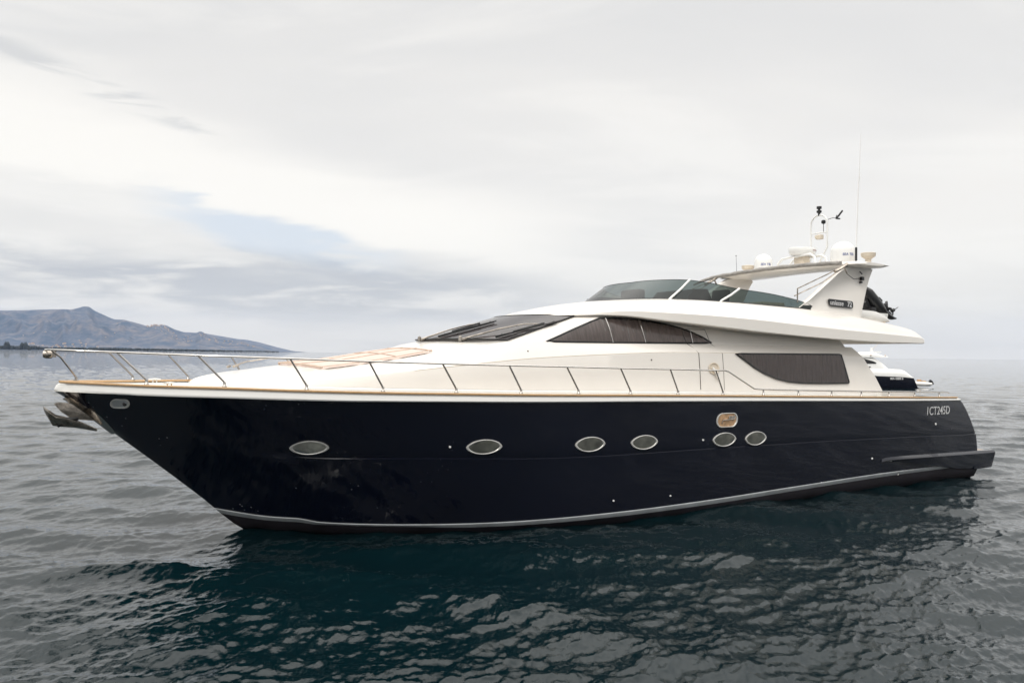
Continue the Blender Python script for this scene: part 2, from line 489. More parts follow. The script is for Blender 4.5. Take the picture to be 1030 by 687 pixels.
def ridge(profile, D, depth, name, m, seed, front=.08, na=420, nd=60):
    rs = np.random.RandomState(seed)
    xs = np.array([px_dir(a, b)[0] for a, b in profile]); hs = np.array([max(0, px_dir(a, b)[1]) for a, b in profile]) * D
    X = np.linspace(xs[0], xs[-1], na)
    H = np.interp(X, xs, hs)
    H = np.convolve(np.pad(H, 1, 'edge'), np.ones(3) / 3, 'valid')
    g = np.zeros((nd, na))
    for lam, amp in ((46, 1.0), (22, .7), (11, .42), (5.5, .26), (2.8, .15)):
        gx = int(na / lam) + 3; gy = int(nd / lam * 1.5) + 3
        G = rs.uniform(-1, 1, (gy, gx)); uy = np.linspace(0, gy - 1.001, nd); ux = np.linspace(0, gx - 1.001, na)
        iy, ix = uy.astype(int), ux.astype(int); fy, fx = uy - iy, ux - ix
        fy = (fy * fy * (3 - 2 * fy))[:, None]; fx = (fx * fx * (3 - 2 * fx))[None, :]
        a = G[np.ix_(iy, ix)]; b = G[np.ix_(iy, ix + 1)]; c = G[np.ix_(iy + 1, ix)]; d = G[np.ix_(iy + 1, ix + 1)]
        n_ = (a * (1 - fx) + b * fx) * (1 - fy) + (c * (1 - fx) + d * fx) * fy
        g += (1 - 2 * np.abs(n_)) * amp if lam > 6 else n_ * amp
    g /= 2.2
    rows = []
    for i in range(nd):
        w = i / (nd - 1); dist = D + depth * (w - .5)
        up = min(1, w / .5); sh = (up ** .9) if w <= .5 else 1 - ((w - .5) * 2) ** 1.6
        damp = math.sin(min(1, w / .5) * PI) if w < .5 else 1
        row = []
        for k in range(na):
            h = H[k] * (sh + .42 * g[i, k] * damp * (1 if w < .5 else .0)) * (dist / D if w < .5 else 1)
            h = min(h, H[k] * dist / D * (.99 if w < .5 else 1)) + H[k] * .012 * g[i, k]
            row.append((X[k] * dist, dist, max(h, -3) - (4 if i == 0 or i == nd - 1 else 0)))
        rows.append(row)
    mb = MB(); mb.grid(rows)
    o = mb.build(name, m, None, smooth=180, flip=False)
    return o, rows


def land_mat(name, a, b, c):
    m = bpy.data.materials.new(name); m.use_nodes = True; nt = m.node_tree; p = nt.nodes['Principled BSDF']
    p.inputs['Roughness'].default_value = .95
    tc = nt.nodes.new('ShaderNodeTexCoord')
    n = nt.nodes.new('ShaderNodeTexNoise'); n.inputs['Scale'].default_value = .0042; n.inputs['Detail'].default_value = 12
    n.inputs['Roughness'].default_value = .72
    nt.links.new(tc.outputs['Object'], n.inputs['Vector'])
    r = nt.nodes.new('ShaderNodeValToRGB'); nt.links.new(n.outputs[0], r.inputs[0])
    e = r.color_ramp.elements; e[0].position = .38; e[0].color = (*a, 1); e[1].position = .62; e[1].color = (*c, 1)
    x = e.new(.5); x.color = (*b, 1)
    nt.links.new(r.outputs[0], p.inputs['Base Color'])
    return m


LM = land_mat('hazed_scrub_and_rock', (.045, .075, .120), (.085, .105, .145), (.165, .155, .165))  # blue of the distance haze is partly mixed into these land colours
near_prof = [(-260, 318), (-200, 314), (-120, 309), (-60, 311), (-20, 310.5), (0, 312), (20, 312), (40, 311), (60, 310.8), (72, 311), (79, 309.5), (84, 307.6), (90, 308), (95, 312), (105, 316.5),
             (115, 321), (125, 321.5), (140, 325.5), (150, 328.5), (154, 327), (167, 327), (175, 331), (190, 335.5), (197, 335), (202, 332.8),
             (208, 336.5), (220, 340), (232, 342), (243, 342.6), (252, 346), (262, 349), (275, 352.5), (283, 355), (290, 357)]
hills, hrows = ridge(near_prof, 12000, 5200, 'hills', LM, 4)
tag(hills, 'hazy brown and blue mountainside with a rounded peak sloping to the sea', 'hills', kind='structure')
far_prof = [(120, 334), (150, 333), (180, 333.6), (205, 335), (225, 338.5), (240, 341), (248, 341.6), (262, 344.5), (280, 349.5), (295, 353), (310, 355.5), (335, 357)]
fh, _ = ridge(far_prof, 19500, 4000, 'far_hills', LM, 8, na=160, nd=24)
tag(fh, 'paler far ridge fading out behind the mountainside', 'hills', kind='structure')

# wooded shore strip
tree_m = mat('shore_pine_foliage', (.012, .017, .016), .9, vary=.5, vscale=.02)
mb = MB()
for i in range(2600):
    px = -250 + 530 * (rng.random())
    x, _ = px_dir(px, 350); D = 6500 + rng.uniform(-60, 60)
    hgt = rng.uniform(12, 26) * (1.35 if px < 40 else 1.0) * (1 - max(0, px - 120) / 260)
    if abs(px - 24) < 3 or abs(px - 7) < 2.5: hgt *= 1.9
    w = rng.uniform(14, 30); c = Vector((x * D, D, 0))
    rows = []
    for k, (rr, zz) in enumerate(((.35, -1), (.5, .25), (.42, .7), (.1, 1.0))):
        rows.append([c + Vector((math.cos(a) * rr * w * rng.uniform(.8, 1.2), math.sin(a) * rr * w, max(zz * hgt, -2))) for a in [q * PI / 3 for q in range(6)]])
    mb.grid(rows, close_v=True, cap1=True)
tw = mb.build('shore_woods', tree_m, None, smooth=180, flip=False)
tag(tw, 'dark strip of trees along the far shoreline', 'woods', kind='stuff')
mb = MB(); a0 = px_dir(-260, 350)[0]; a1 = px_dir(288, 350)[0]
mb.grid([[(a0 * 6420, 6420, -2), (a1 * 6420, 6420, -2)], [(a0 * 6440, 6440, 2), (a1 * 6440, 6440, 2)], [(a0 * 10400, 10400, 5), (a1 * 10400, 10400, 5)]])
sh = mb.build('shore', LM, None, flip=False); tag(sh, 'low flat shore at the foot of the mountain', 'shore', kind='structure')

# pale houses on the mountainside: one small house, copied
hm = mat('pale_render', (.46, .42, .38), .9, vary=.1, vscale=.1); rm = mat('clay_roof', (.33, .17, .11), .9, vary=.1, vscale=.1)
spots = []
def hill_pt(px, w):
    x, _ = px_dir(px, 345); i = min(len(hrows) - 1, int(w * (len(hrows) - 1)))
    row = hrows[i]; k = int(np.clip((x - row[0][0] / row[0][1]) / ((row[-1][0] - row[0][0]) / row[0][1]) * (len(row) - 1), 0, len(row) - 1))
    return row[k]
for _ in range(30): spots.append((rng.gauss(160, 5), rng.uniform(.40, .49), 20))
for _ in range(44): spots.append((rng.uniform(165, 262), rng.uniform(.25, .44), 17))
for _ in range(26): spots.append((rng.gauss(58, 22), rng.uniform(.02, .07), 22))
for _ in range(26): spots.append((rng.uniform(20, 240), rng.uniform(.08, .4), 14))
hp = None
for px, w, sz in spots:
    p = hill_pt(px, w); L_ = sz * rng.uniform(.8, 1.5)
    if hp is None:
        hp = empty('house', p); mb = MB(); mb.box((0, 0, .3), (1, .8, 1.0)); mb.build('wall', hm, hp, 0, flip=False)
        mb = MB(); mb.add([(-.55, -.45, .8), (.55, -.45, .8), (.55, .45, .8), (-.55, .45, .8), (-.3, 0, 1.1), (.3, 0, 1.1)], [(0, 1, 5, 4), (1, 2, 5), (2, 3, 4, 5), (3, 0, 4), (0, 3, 2, 1)])
        mb.build('roof', rm, hp, 0, flip=False); h = hp
    else:
        h = hp.copy(); COL.objects.link(h)
        for ch in list(hp.children):
            c = ch.copy(); COL.objects.link(c); c.parent = h
    h.location = (p[0], p[1], p[2] + 1); h.rotation_euler = (0, 0, rng.uniform(-.5, .5)); h.scale = (L_ * .75, L_ * .75, L_ * .5)
    tag(h, 'tiny pale house among others scattered over the hazy mountainside', 'house', 'pale houses on the far mountainside')

# ================================================================== MOTOR YACHT
TH = R(30.5)
Y0 = (-7.165, 12.47, 0.0)
yacht = empty('motor_yacht', Y0, TH)
tag(yacht, 'long motor yacht with glossy navy hull and cream flybridge superstructure, filling the picture', 'motor yacht')

ZS = [(-.1, 2.615), (0, 2.61), (.27, 2.60), (1.2, 2.57), (2.2, 2.55), (3.35, 2.51), (4.5, 2.475), (5.7, 2.445), (6.9, 2.415), (8.1, 2.39), (9.25, 2.37),
      (10.4, 2.345), (11.6, 2.32), (13.7, 2.27), (15.7, 2.22), (18.0, 2.165), (20, 2.12)]
zs = lambda s: ip(s, ZS)
STEM = [(-1.1, 6.5), (-.8, 5.0), (-.4, 3.7), (0, 2.91), (.65, 2.17), (1.2, 1.53), (1.75, .87), (2.07, .50), (2.30, .22), (2.39, .10), (2.45, .0), (2.52, .0), (2.56, .05), (2.66, .14)]
STERN = [(-1.1, 21.0), (-.3, 21.2), (0, 21.35), (.3, 21.35), (.71, 21.22), (1.08, 21.09), (1.43, 20.84), (1.89, 20.42), (2.05, 20.20), (2.14, 20.02), (2.7, 20.0)]
WS = [(0, .03), (.004, .16), (.018, .42), (.04, .80), (.061, 1.16), (.11, 1.80), (.165, 2.22), (.225, 2.48), (.29, 2.64), (.36, 2.73), (.44, 2.78), (.55, 2.80), (.7, 2.79), (.8, 2.77), (.9, 2.71), (1, 2.58)]
WW = [(0, .02), (.03, .44), (.064, .88), (.103, 1.30), (.135, 1.58), (.17, 1.84), (.205, 2.04), (.254, 2.26), (.31, 2.40), (.4, 2.49), (.5, 2.50), (.6, 2.47), (.8, 2.39), (1, 2.32)]


def hull_t(v, z, zsh):
    w1 = ip(v, WS); w0 = ip(v, WW)
    if z >= 0:
        u = min(1.02, z / zsh); p = ip(v, [(0, 1.15), (.2, 1.05), (.5, .80), (1, .62)])
        return w0 + (w1 - w0) * u ** p
    d = ip(v, [(0, -.0), (.2, -.95), (.6, -1.05), (1, -.7)])
    k = max(0, 1 - z / min(-.3, d)) if z > d else 0
    return w0 * (k ** .55)


def hull_pt(v, z):
    """z may be a number or a function of s"""
    s = 10 * v
    for _ in range(25):
        zz = z(s) if callable(z) else z
        s0 = ip(zz, STEM); s1 = ip(zz, STERN); s = s0 + (s1 - s0) * v
    return s, hull_t(v, zz, zs(s)), zz


def T_at(s, z):
    s0 = ip(z, STEM); s1 = ip(z, STERN)
    return hull_t(min(1, max(0, (s - s0) / (s1 - s0))), z, zs(s))


vv = np.concatenate([np.linspace(0, .12, 22)[:-1], np.linspace(.12, 1, 60)])
zsub = lambda s: zs(s) - ip(s, [(0, .155), (2, .155), (6, .14), (20, .09)])
def hull_hit(px, py):
    """where the sight line of a photograph pixel meets the port topsides (to set fittings at their real place)"""
    dx, dz = px_dir(px, py)
    best = None
    for k in np.linspace(9, 34, 2500):
        X, Yw, Z = dx * k, k, CAM_H + dz * k
        rx, ry = X - Y0[0], Yw - Y0[1]
        s = rx * math.cos(TH) + ry * math.sin(TH); t = rx * math.sin(TH) - ry * math.cos(TH)
        if Z < -.1 or Z > zs(s): continue
        if t <= T_at(s, Z): return s, Z
    return s, max(Z, 0)
KN = [(0, 1.75), (2, 1.58)] + [hull_hit(a, b) for a, b in ((330, 461.5), (400, 461.5), (470, 461.5), (560, 461), (630, 457.5), (700, 452.5), (800, 446), (900, 440.5), (970, 437.5))]
zkn = lambda s: ip(s, KN)
ZT = [(2.3, .44)] + [hull_hit(a, b) for a, b in ((275, 519.5), (300, 521), (320, 524.5), (345, 526), (420, 527), (500, 525), (600, 517), (700, 504.5), (800, 489), (900, 474), (960, 466.5))]
ZT += [(21.5, ZT[-1][1] + .01)]
zst = lambda s: ip(s, ZT)
zsb = lambda s: zst(s) - ip(s, [(2.5, .085), (3.6, .08), (4.2, .045), (5, .045), (6.5, .08), (14, .10), (21, .085)])


def hull_strip(zf, out=None):
    rows = []
    for side in (1, -1):
        for k, f in enumerate(zf):
            row = []
            for v in vv:
                s, t, z = hull_pt(v, f)
                o = out[k] if out else 0
                if callable(o): o = o(s)
                row.append((s, side * (t + o), z))
            rows.append(row)
        if side == 1: first = rows; rows = []
    return first, rows


def strip_obj(name, m, zf, out=None, smooth=35, close_stern=True):
    a, b = hull_strip(zf, out); mb = MB(); mb.grid(a); mb.grid(b)
    # transom closing
    n = len(zf)
    if close_stern:
        for k in range(n - 1): mb.add([a[k][-1], a[k + 1][-1], b[k + 1][-1], b[k][-1]], [(0, 1, 2, 3)])
        for k in range(n - 1): mb.add([a[k][0], a[k + 1][0], b[k + 1][0], b[k][0]], [(0, 1, 2, 3)])
    return mb.build(name, m, yacht, smooth)


lerpf = lambda f, g, w: (lambda s: (1 - w) * f(s) + w * g(s))
zf = [lerpf(zst, zkn, w) for w in np.linspace(0, 1, 9)]
zf += [lambda s: zkn(s) + .012] + [lerpf(zkn, zsub, w) for w in np.linspace(.08, 1, 10)]
kf = lambda s: ip(s, [(2.6, 0), (4.5, 1)])
outs = [0] * 8 + [lambda s: .005 * kf(s)] + [lambda s: -.016 * kf(s)] + [(lambda w: (lambda s: -.006 * (1 - w) * kf(s)))(w) for w in np.linspace(0, 1, 10)]
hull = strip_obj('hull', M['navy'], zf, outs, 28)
strip_obj('boot_stripe', M['stripe'], [zst, lambda s: zst(s) - .012, lambda s: (zst(s) + zsb(s)) / 2, zsb], [.0, .028, .022, .0], 30)
strip_obj('bottom_paint', M['antifoul'], [zsb] + [(lambda w: (lambda s: zsb(s) * (1 - w) + (-1.0) * w))(w) for w in (.12, .25, .4, .6, .8, 1)], None, 40)

# white bulwark band with a rounded lower lip
zt = lambda s: zs(s) - .022
wf = [lambda s: zsub(s) - .004, lambda s: zsub(s) - .002, lambda s: zsub(s) + .018, lambda s: zsub(s) + .035, lambda s: (zsub(s) + zs(s)) / 2 + .012, zt]
def wo(k, z_f): return lambda s: T_at(s, zs(s)) - T_at(s, z_f(s)) + k
bul = strip_obj('bulwark', M['white2'], wf, [-.004, wo(.018, wf[1]), wo(.034, wf[2]), wo(.030, wf[3]), wo(.020, wf[4]), wo(.008, zt)], 50)


# teak cap rail
def cap():
    mb = MB()
    for side in (1, -1):
        rows = []
        for v in vv:
            s, t, z = hull_pt(v, zs)
            s2, t2, _ = hull_pt(min(1, v + .004), zs); nx, ny = (s2 - s), (t2 - t)
            if v > .99: s0, t0, _ = hull_pt(v - .01, zs); nx, ny = s - s0, t - t0
            l = math.hypot(nx, ny); ox, oy = -ny / l, nx / l
            rows.append([(s + ox * a, side * max(0, t + oy * a), z + b) for a, b in ((.034, -.022), (.040, -.004), (.032, .012), (-.035, .012), (-.05, 0), (-.05, -.022))])
        mb.grid(rows, close_v=True, cap1=True)
    mb.build('cap_rail', M['teak'], yacht, 40)


cap()


# main deck, with a cockpit well aft
def deck():
    rows = []
    for v in np.linspace(0, .86, 60):
        s, t, z = hull_pt(v, zs); t = max(0.02, t - .04)
        rows.append([(s + .02, t * k, z - .045 + .03 * (1 - k * k)) for k in (-1, -.8, -.4, 0, .4, .8, 1)])
    mb = MB(); mb.grid(rows)
    mb.build('deck', M['deck'], yacht, 40)
    mb = MB()
    # cockpit: inner liner walls and sole
    lin = []
    for s in np.linspace(17.2, 19.85, 10):
        t = T_at(s, 1.9); z = zs(s) - .03
        lin.append([(s, t - .03, z), (s, t - .30, z), (s, t - .32, 1.45), (s, 0, 1.47), (s, -t + .32, 1.45), (s, -t + .30, z), (s, -t + .03, z)])
    mb.grid(lin)
    s = 19.85; t = T_at(s, 1.9)
    mb.add([(s, t - .03, zs(s) - .03), (s, -t + .03, zs(s) - .03), (s, -t + .03, 1.3), (s, t - .03, 1.3), (20.0, t - .05, zs(s) - .035), (20.0, -t + .05, zs(s) - .035)], [(0, 1, 2, 3), (0, 1, 5, 4)])
    mb.build('cockpit_liner', M['white2'], yacht, 30)
    # low white coaming on the side deck by the cockpit
    mb = MB()
    for sd in (1, -1):
        mb.grid([[(s, sd * (T_at(s, 2.0) - .10), zs(s)), (s, sd * (T_at(s, 2.0) - .10), zs(s) + .115), (s, sd * (T_at(s, 2.0) - .22), zs(s) + .12), (s, sd * (T_at(s, 2.0) - .24), zs(s) - .02)] for s in np.linspace(16.9, 18.25, 8)], cap0=True, cap1=True)
    mb.build('cockpit_coaming', M['white2'], yacht, 30)


deck()

# ---- swim platform with its side mouldings
mb = MB(); P = []
for s, w_ in ((21.05, 2.52), (21.9, 2.50), (22.0, 2.42)): P.append((s, w_))
pl = [(s, w_ - .05, 0) for s, w_ in P] + [(s, -w_ + .05, 0) for s, w_ in P[::-1]]
mb.prism([(a, b, .195) for a, b, _ in pl], (0, 0, .435))
plat = mb.build('swim_platform', M['navy'], yacht, 30, bevel=.02)
mb = MB(); mb.prism([(21.2, 2.38, .632), (21.92, 2.36, .632), (21.92, -2.36, .632), (21.2, -2.38, .632)], (0, 0, .014))
mb.build('teak_top', M['teak_grey'], plat, 0)
mb = MB(); mb.box((21.05, 0, .45), (.7, 4.6, .3)); mb.build('platform_support', M['navy'], plat, 0)
MS = hull_hit(886, 463.5)[0]
for side in (1, -1):
    mb = MB(); rows = []
    for s in np.linspace(MS, 22.0, 28):
        th_ = ip(s, [(MS, .04), (MS + .15, .08), (MS + .8, .15), (19, .29), (21, .455), (22, .455)])
        zt_ = ip(s, [(MS, .705), (MS + .25, .735), (22, .655)]); zb_ = zt_ - th_
        o = ip(s, [(MS, .015), (MS + .3, .07), (20.5, .10), (21.3, .14), (22, .14)])
        t1 = T_at(min(s, 21.0), zt_) if s < 21 else T_at(21.0, zt_) - (s - 21) * .02
        t0 = T_at(min(s, 21.0), max(.1, zb_)) if s < 21 else T_at(21.0, zb_) - (s - 21) * .02
        tt = ip(s, [(MS, t1 + .02), (MS + 1.2, T_at(MS + 1.2, .7) + .085), (22, 2.50)])
        rows.append([(s, side * (t1 - .06), zt_ + .012), (s, side * (t1 + .01), zt_ + .008), (s, side * (tt - .006), zt_ - .045), (s, side * tt, zt_ - .06), (s, side * (tt - .012 - .18 * th_), zb_ + .01), (s, side * (tt - .04 - .18 * th_), zb_), (s, side * (t0 - .06), zb_)])
    mb.grid(rows, close_v=True, cap0=True, cap1=True); mb.build('side_moulding', M['navy'], yacht, 32)

# platform cleat / rail glimpsed above
mb = MB(); mb.tube([(21.35, 1.9, .646), (21.35, 1.9, .74), (21.55, 1.9, .76), (21.75, 1.9, .74), (21.75, 1.9, .646)], .014)
mb.build('cleat', M['steel'], yacht)

# ---- house: lower body
TF = [(2.0, .35), (2.1, .75), (2.3, 1.12), (2.6, 1.40), (3.2, 1.74), (4, 2.0), (5, 2.14), (6.5, 2.23), (8, 2.27), (12, 2.29), (17.5, 2.26)]
ZC = [(2.0, 2.515), (2.3, 2.56), (3.0, 2.62), (4.0, 2.69), (4.6, 2.75), (5.9, 2.89), (7.5, 3.04), (8.85, 3.11), (11, 3.18), (13, 3.18), (18, 3.14)]
TCR = [(2.0, .30), (2.1, .66), (2.3, 1.02), (2.6, 1.30), (3.2, 1.66), (4, 1.94), (5, 2.09), (6.5, 2.18), (8, 2.21), (12, 2.22), (17.5, 2.18)]
ZW = [(2.0, 2.52), (2.2, 2.60), (2.6, 2.68), (3.3, 2.77), (4, 2.81), (4.6, 2.87), (5.2, 2.94), (6, 3.10), (6.6, 3.26), (7.2, 3.34), (8, 3.355), (18, 3.355)]
TW = [(2.0, .20), (2.1, .45), (2.3, .75), (2.6, .98), (3.3, 1.28), (4.2, 1.52), (5, 1.68), (6, 1.86), (7, 1.98), (8, 2.03), (12, 2.07), (17.5, 2.04)]
ZM = [(2.0, 2.53), (2.15, 2.62), (2.4, 2.69), (2.9, 2.76), (3.4, 2.845), (3.8, 2.89), (4.25, 2.925), (4.7, 2.99), (5.3, 3.09), (5.85, 3.165), (6.2, 3.31), (6.45, 3.35), (18, 3.36)]
hs = np.concatenate([np.linspace(2.0, 3, 22)[:-1], np.linspace(3, 15, 60)[:-1], np.linspace(15, 17.45, 12)])


def aft_shear(s, z):
    return s - max(0, (s - 15) / 2.45) * (.72 * (z - 2.35) + .25 * max(0, z - 2.6) ** 2)


rows = []
for s in hs:
    tf, zc, tc_, zw, tw_, zm = (ip(s, X) for X in (TF, ZC, TCR, ZW, TW, ZM))
    zd = zs(s) - .05
    sm_ = ip(s, [(3, 1), (6, .35), (8, 0)])     # softness of the shoulder
    half = [(tf + .012, zd), (tf, zd + .05), (tf * .5 + tc_ * .5 + .012, zd * .5 + zc * .5), (tc_ + .002, zc - .02), (tc_ - .012, zc + .006),
            (tc_ * .66 + tw_ * .34, zc * .66 + zw * .34 + .035 * sm_), (tc_ * .33 + tw_ * .67, zc * .33 + zw * .67 + .045 * sm_), (tw_, zw), (tw_ * .85, zw + (zm - zw) * .33), (tw_ * .6, zw + (zm - zw) * .68),
            (tw_ * .3, zw + (zm - zw) * .93), (0, zm)]
    pts = [(aft_shear(s, z), t, z) for t, z in half] + [(aft_shear(s, z), -t, z) for t, z in half[:-1][::-1]]
    rows.append(pts)
mb = MB(); mb.grid(rows, cap0=True, cap1=True); house = mb.build('deckhouse', M['white'], yacht, 22)


def low_t(s, z):
    """port face of the lower wall"""
    tf, zc, tc_ = ip(s, TF), ip(s, ZC), ip(s, TCR); zd = zs(s) - .05
    w = (z - zd) / (zc - zd); return tf + (tc_ - tf) * w + .012 * math.sin(PI * max(0, min(1, w)))


# ---- house: upper walls and windscreen (ruled between a base outline and a top outline)
BASE = [(6.30, 0, 3.345), (6.38, .55, 3.345), (6.66, 1.18, 3.345), (7.22, 1.74, 3.335), (7.52, 1.93, 3.33), (7.84, 2.02, 3.33), (9.3, 2.05, 3.33), (12.0, 2.07, 3.33), (14.3, 2.06, 3.33), (16.4, 2.03, 3.33)]
TOP = [(8.20, 0, 3.885), (8.27, .50, 3.885), (8.54, 1.05, 3.885), (8.98, 1.55, 3.885), (9.20, 1.72, 3.89), (9.42, 1.80, 3.90), (10.1, 1.84, 3.90), (12.1, 1.88, 3.90), (14.3, 1.92, 3.78), (16.1, 1.95, 3.62)]
NB = 81
B = CR(BASE, NB); Tt = CR(TOP, NB)
def seg_idx(k): return int(round(k / (len(BASE) - 1) * (NB - 1)))
mb = MB()
for sd in (1, -1):
    mb.grid([[(p[0], sd * p[1], p[2]) for p in B], [(p[0] * .5 + q[0] * .5, sd * (p[1] * .5 + q[1] * .5 + .02), p[2] * .5 + q[2] * .5) for p, q in zip(B, Tt)], [(q[0], sd * q[1], q[2]) for q in Tt]])
b, q = B[-1], Tt[-1]
mb.add([(b[0], b[1], b[2]), (q[0], q[1], q[2]), (q[0], -q[1], q[2]), (b[0], -b[1], b[2])], [(0, 1, 2, 3)])
mb.build('saloon_wall', M['white'], yacht, 40)


def up_pt(s, z, off=0.0):
    """point on the port upper wall at given s,z"""
    w = (z - 3.33) / .57
    cand = [(p[0] * (1 - w) + r_[0] * w, p[1] * (1 - w) + r_[1] * w + .02 * 4 * w * (1 - w) * 0) for p, r_ in zip(B, Tt)]
    S = [c[0] for c in cand]; T_ = [c[1] for c in cand]
    # bulge of the mid row
    t = float(np.interp(s, S, T_)) + .02 * (1 - abs(2 * w - 1))
    return (s, t + off, z)


# windscreen glass over the front part of the ruled surface
i1 = seg_idx(2.97)
def ws_pt(i, w, off):
    b, q = B[i], Tt[i]; m_ = (b + q) / 2 + np.array([0, .02 if b[1] > .02 else 0, 0])
    p = (b * (1 - w) ** 2 + 2 * m_ * w * (1 - w) + q * w * w)
    j = min(i + 1, NB - 1); k = max(i - 1, 0)
    tan = B[j] - B[k]; up = q - b
    n = np.cross(tan, up); n /= np.linalg.norm(n)
    if n[0] > 0: n = -n
    return p + n * off
def ws_sheet(lo, hi, w0, w1, off, nw=9):
    rows = []
    for w in np.linspace(w0, w1, nw):
        r_ = [ws_pt(i, w, off) for i in range(lo, hi + 1)]
        rows.append([(p[0], -p[1], p[2]) for p in r_[::-1]] + [tuple(p) for p in (r_ if lo > 0 else r_[1:])])
    return rows
mb = MB(); mb.grid(ws_sheet(0, i1, .02, .96, .018)); mb.build('windscreen_cover', M['screen_dark'], yacht, 60)
mb = MB(); mb.grid(ws_sheet(0, i1, .01, .97, .034)); wsg = mb.build('windscreen', M['glass'], yacht, 60)
# black gasket along base and pillar edges
mb = MB()
ed = ws_sheet(0, i1, .01, .97, .03)
loop = ed[0] + [r_[-1] for r_ in ed[1:-1]] + ed[-1][::-1] + [r_[0] for r_ in ed[1:-1]][::-1]
mb.tube(loop, .014, 6, closed=True); mb.build('gasket', M['rubber'], wsg, 60)


# side windows: a shallow glazed box proud of the wall (rim, pleated curtain, smoked pane)
def window(poly, surf, name, bars=(), pleat=14.0, pleat_from=None):
    """poly: list of (s,z) outline; surf(s,z,off)->point"""
    n = len(poly); P2 = np.array(poly)
    def fill(name_, m, off, parent, wave=0.0, inset=0.0, ns=120):
        zmin, zmax = P2[:, 1].min(), P2[:, 1].max(); smin, smax = P2[:, 0].min(), P2[:, 0].max()
        rows = []
        for s in np.linspace(smin + .004, smax - .004, ns):
            zz = []
            for a in range(n):
                p, r_ = P2[a], P2[(a + 1) % n]
                if (p[0] - s) * (r_[0] - s) <= 0 and abs(p[0] - r_[0]) > 1e-9: zz.append(p[1] + (r_[1] - p[1]) * (s - p[0]) / (r_[0] - p[0]))
            if len(zz) < 2: continue
            lo, hi = min(zz) + inset, max(zz) - inset
            if hi < lo: hi = lo = (hi + lo) / 2
            o = off + (wave * (.55 * math.sin(s * pleat * 2 * PI / 2.0) + .45 * math.sin(s * pleat * 3.7 + math.sin(s * 5) * 2)) if wave and (pleat_from is None or s > pleat_from) else 0)
            rows.append([surf(s, lo + (hi - lo) * w, o) for w in (0, .33, .66, 1)])
        mb = MB(); mb.grid(rows); return mb.build(name_, m, parent, 60)
    # rim
    mb = MB(); pts = []
    for a in range(n):
        p, r_ = P2[a], P2[(a + 1) % n]
        L_ = np.linalg.norm(r_ - p); k = max(1, int(L_ / .15))
        for q_ in range(k): c_ = p + (r_ - p) * q_ / k; pts.append(surf(c_[0], c_[1], .016))
    mb.tube(pts, .019, 6, closed=True)
    rim = mb.build(name, M['rubber'], yacht, 60)
    fill('curtain', M['curtain'], .012, rim, wave=.013, ns=320)
    fill('pane', M['glass'], .030, rim, inset=.006)
    for (s0, z0, s1, z1) in bars:
        mb = MB(); mb.tube([surf(s0 + (s1 - s0) * w, z0 + (z1 - z0) * w, .036) for w in np.linspace(0, 1, 6)], .009, 6)
        mb.build('glazing_bar', M['steel'], rim)
    return rim


WIN = [(7.86, 3.345), (8.10, 3.43), (8.55, 3.60), (8.95, 3.74), (9.22, 3.825), (9.60, 3.835), (10.05, 3.825), (10.45, 3.795), (10.85, 3.745), (11.2, 3.675), (11.5, 3.59), (11.75, 3.50), (11.98, 3.385), (11.5, 3.375), (10.5, 3.36), (9.3, 3.35)]
w_side = window(WIN, up_pt, 'side_window', bars=((9.37, 3.35, 9.33, 3.83), (10.18, 3.36, 10.13, 3.82), (11.43, 3.375, 11.42, 3.62)), pleat_from=8.9)
low_pt = lambda s, z, off=0.0: (s, low_t(s, z) + off, z)
AFT = [(12.52, 3.165), (12.75, 3.04), (13.05, 2.87), (13.35, 2.74), (13.7, 2.63), (14.1, 2.555), (14.6, 2.52), (15.3, 2.505), (16.18, 2.505), (16.20, 2.53), (15.99, 3.165), (15.93, 3.178), (14, 3.17)]
w_aft = window(AFT, low_pt, 'saloon_window', pleat=13.0)

# mirror side (starboard) windows, simple shaped panels
for poly, fn in ((WIN, up_pt), (AFT, low_pt)):
    mb = MB(); a = [fn(s, z, .02) for s, z in poly]; mb.add([(p[0], -p[1], p[2]) for p in a], [tuple(range(len(a)))])
    mb.build('side_window', M['screen_dark'], yacht, 0)

# crease / rubbing line seams and the side door
mb = MB()
def seam(pts, r=.006): mb.tube(pts, r, 5)
dl = [(11.47, 2.42), (11.47, 2.8), (11.47, 3.16)]
door_edge_l = [low_pt(s, z, .004) for s, z in dl] + [(11.42, 2.14, 3.26), (11.30, 2.08, 3.345)] + [up_pt(11.28 - .02 * k, 3.38 + .07 * k, .004) for k in range(5)]
door_edge_r = [low_pt(s, z, .004) for s, z in ((12.14, 2.40), (12.14, 2.8), (12.14, 3.16))] + [(12.08, 2.14, 3.26), (11.98, 2.08, 3.345)] + [up_pt(11.95 - .02 * k, 3.38 + .07 * k, .004) for k in range(5)]
seam(door_edge_l, .008); seam(door_edge_r, .005); seam([door_edge_l[-1], door_edge_r[-1]], .006)
door = mb.build('side_door', M['seam'], yacht, 60)
# round recessed handle
mb = MB(); rows = []
for rr, of in ((.118, .006), (.118, .014), (.108, .018), (.098, .012), (.085, -.004), (.0, -.006)):
    rows.append([low_pt(11.86 + rr * math.cos(a) * 1.3, 2.85 + rr * math.sin(a) * 1.05, of + .004) for a in [2 * PI * k / 20 for k in range(20)]])
mb.grid(rows, close_v=True); hd = mb.build('handle_recess', M['cream'], door, 40)
mb = MB(); mb.tube([low_pt(11.80, 2.87, .03), low_pt(11.86, 2.80, .045), low_pt(11.93, 2.68, .04), low_pt(11.955, 2.60, .03)], [.02, .03, .03, .018], 8)
mb.build('handle', M['white2'], door, 60)
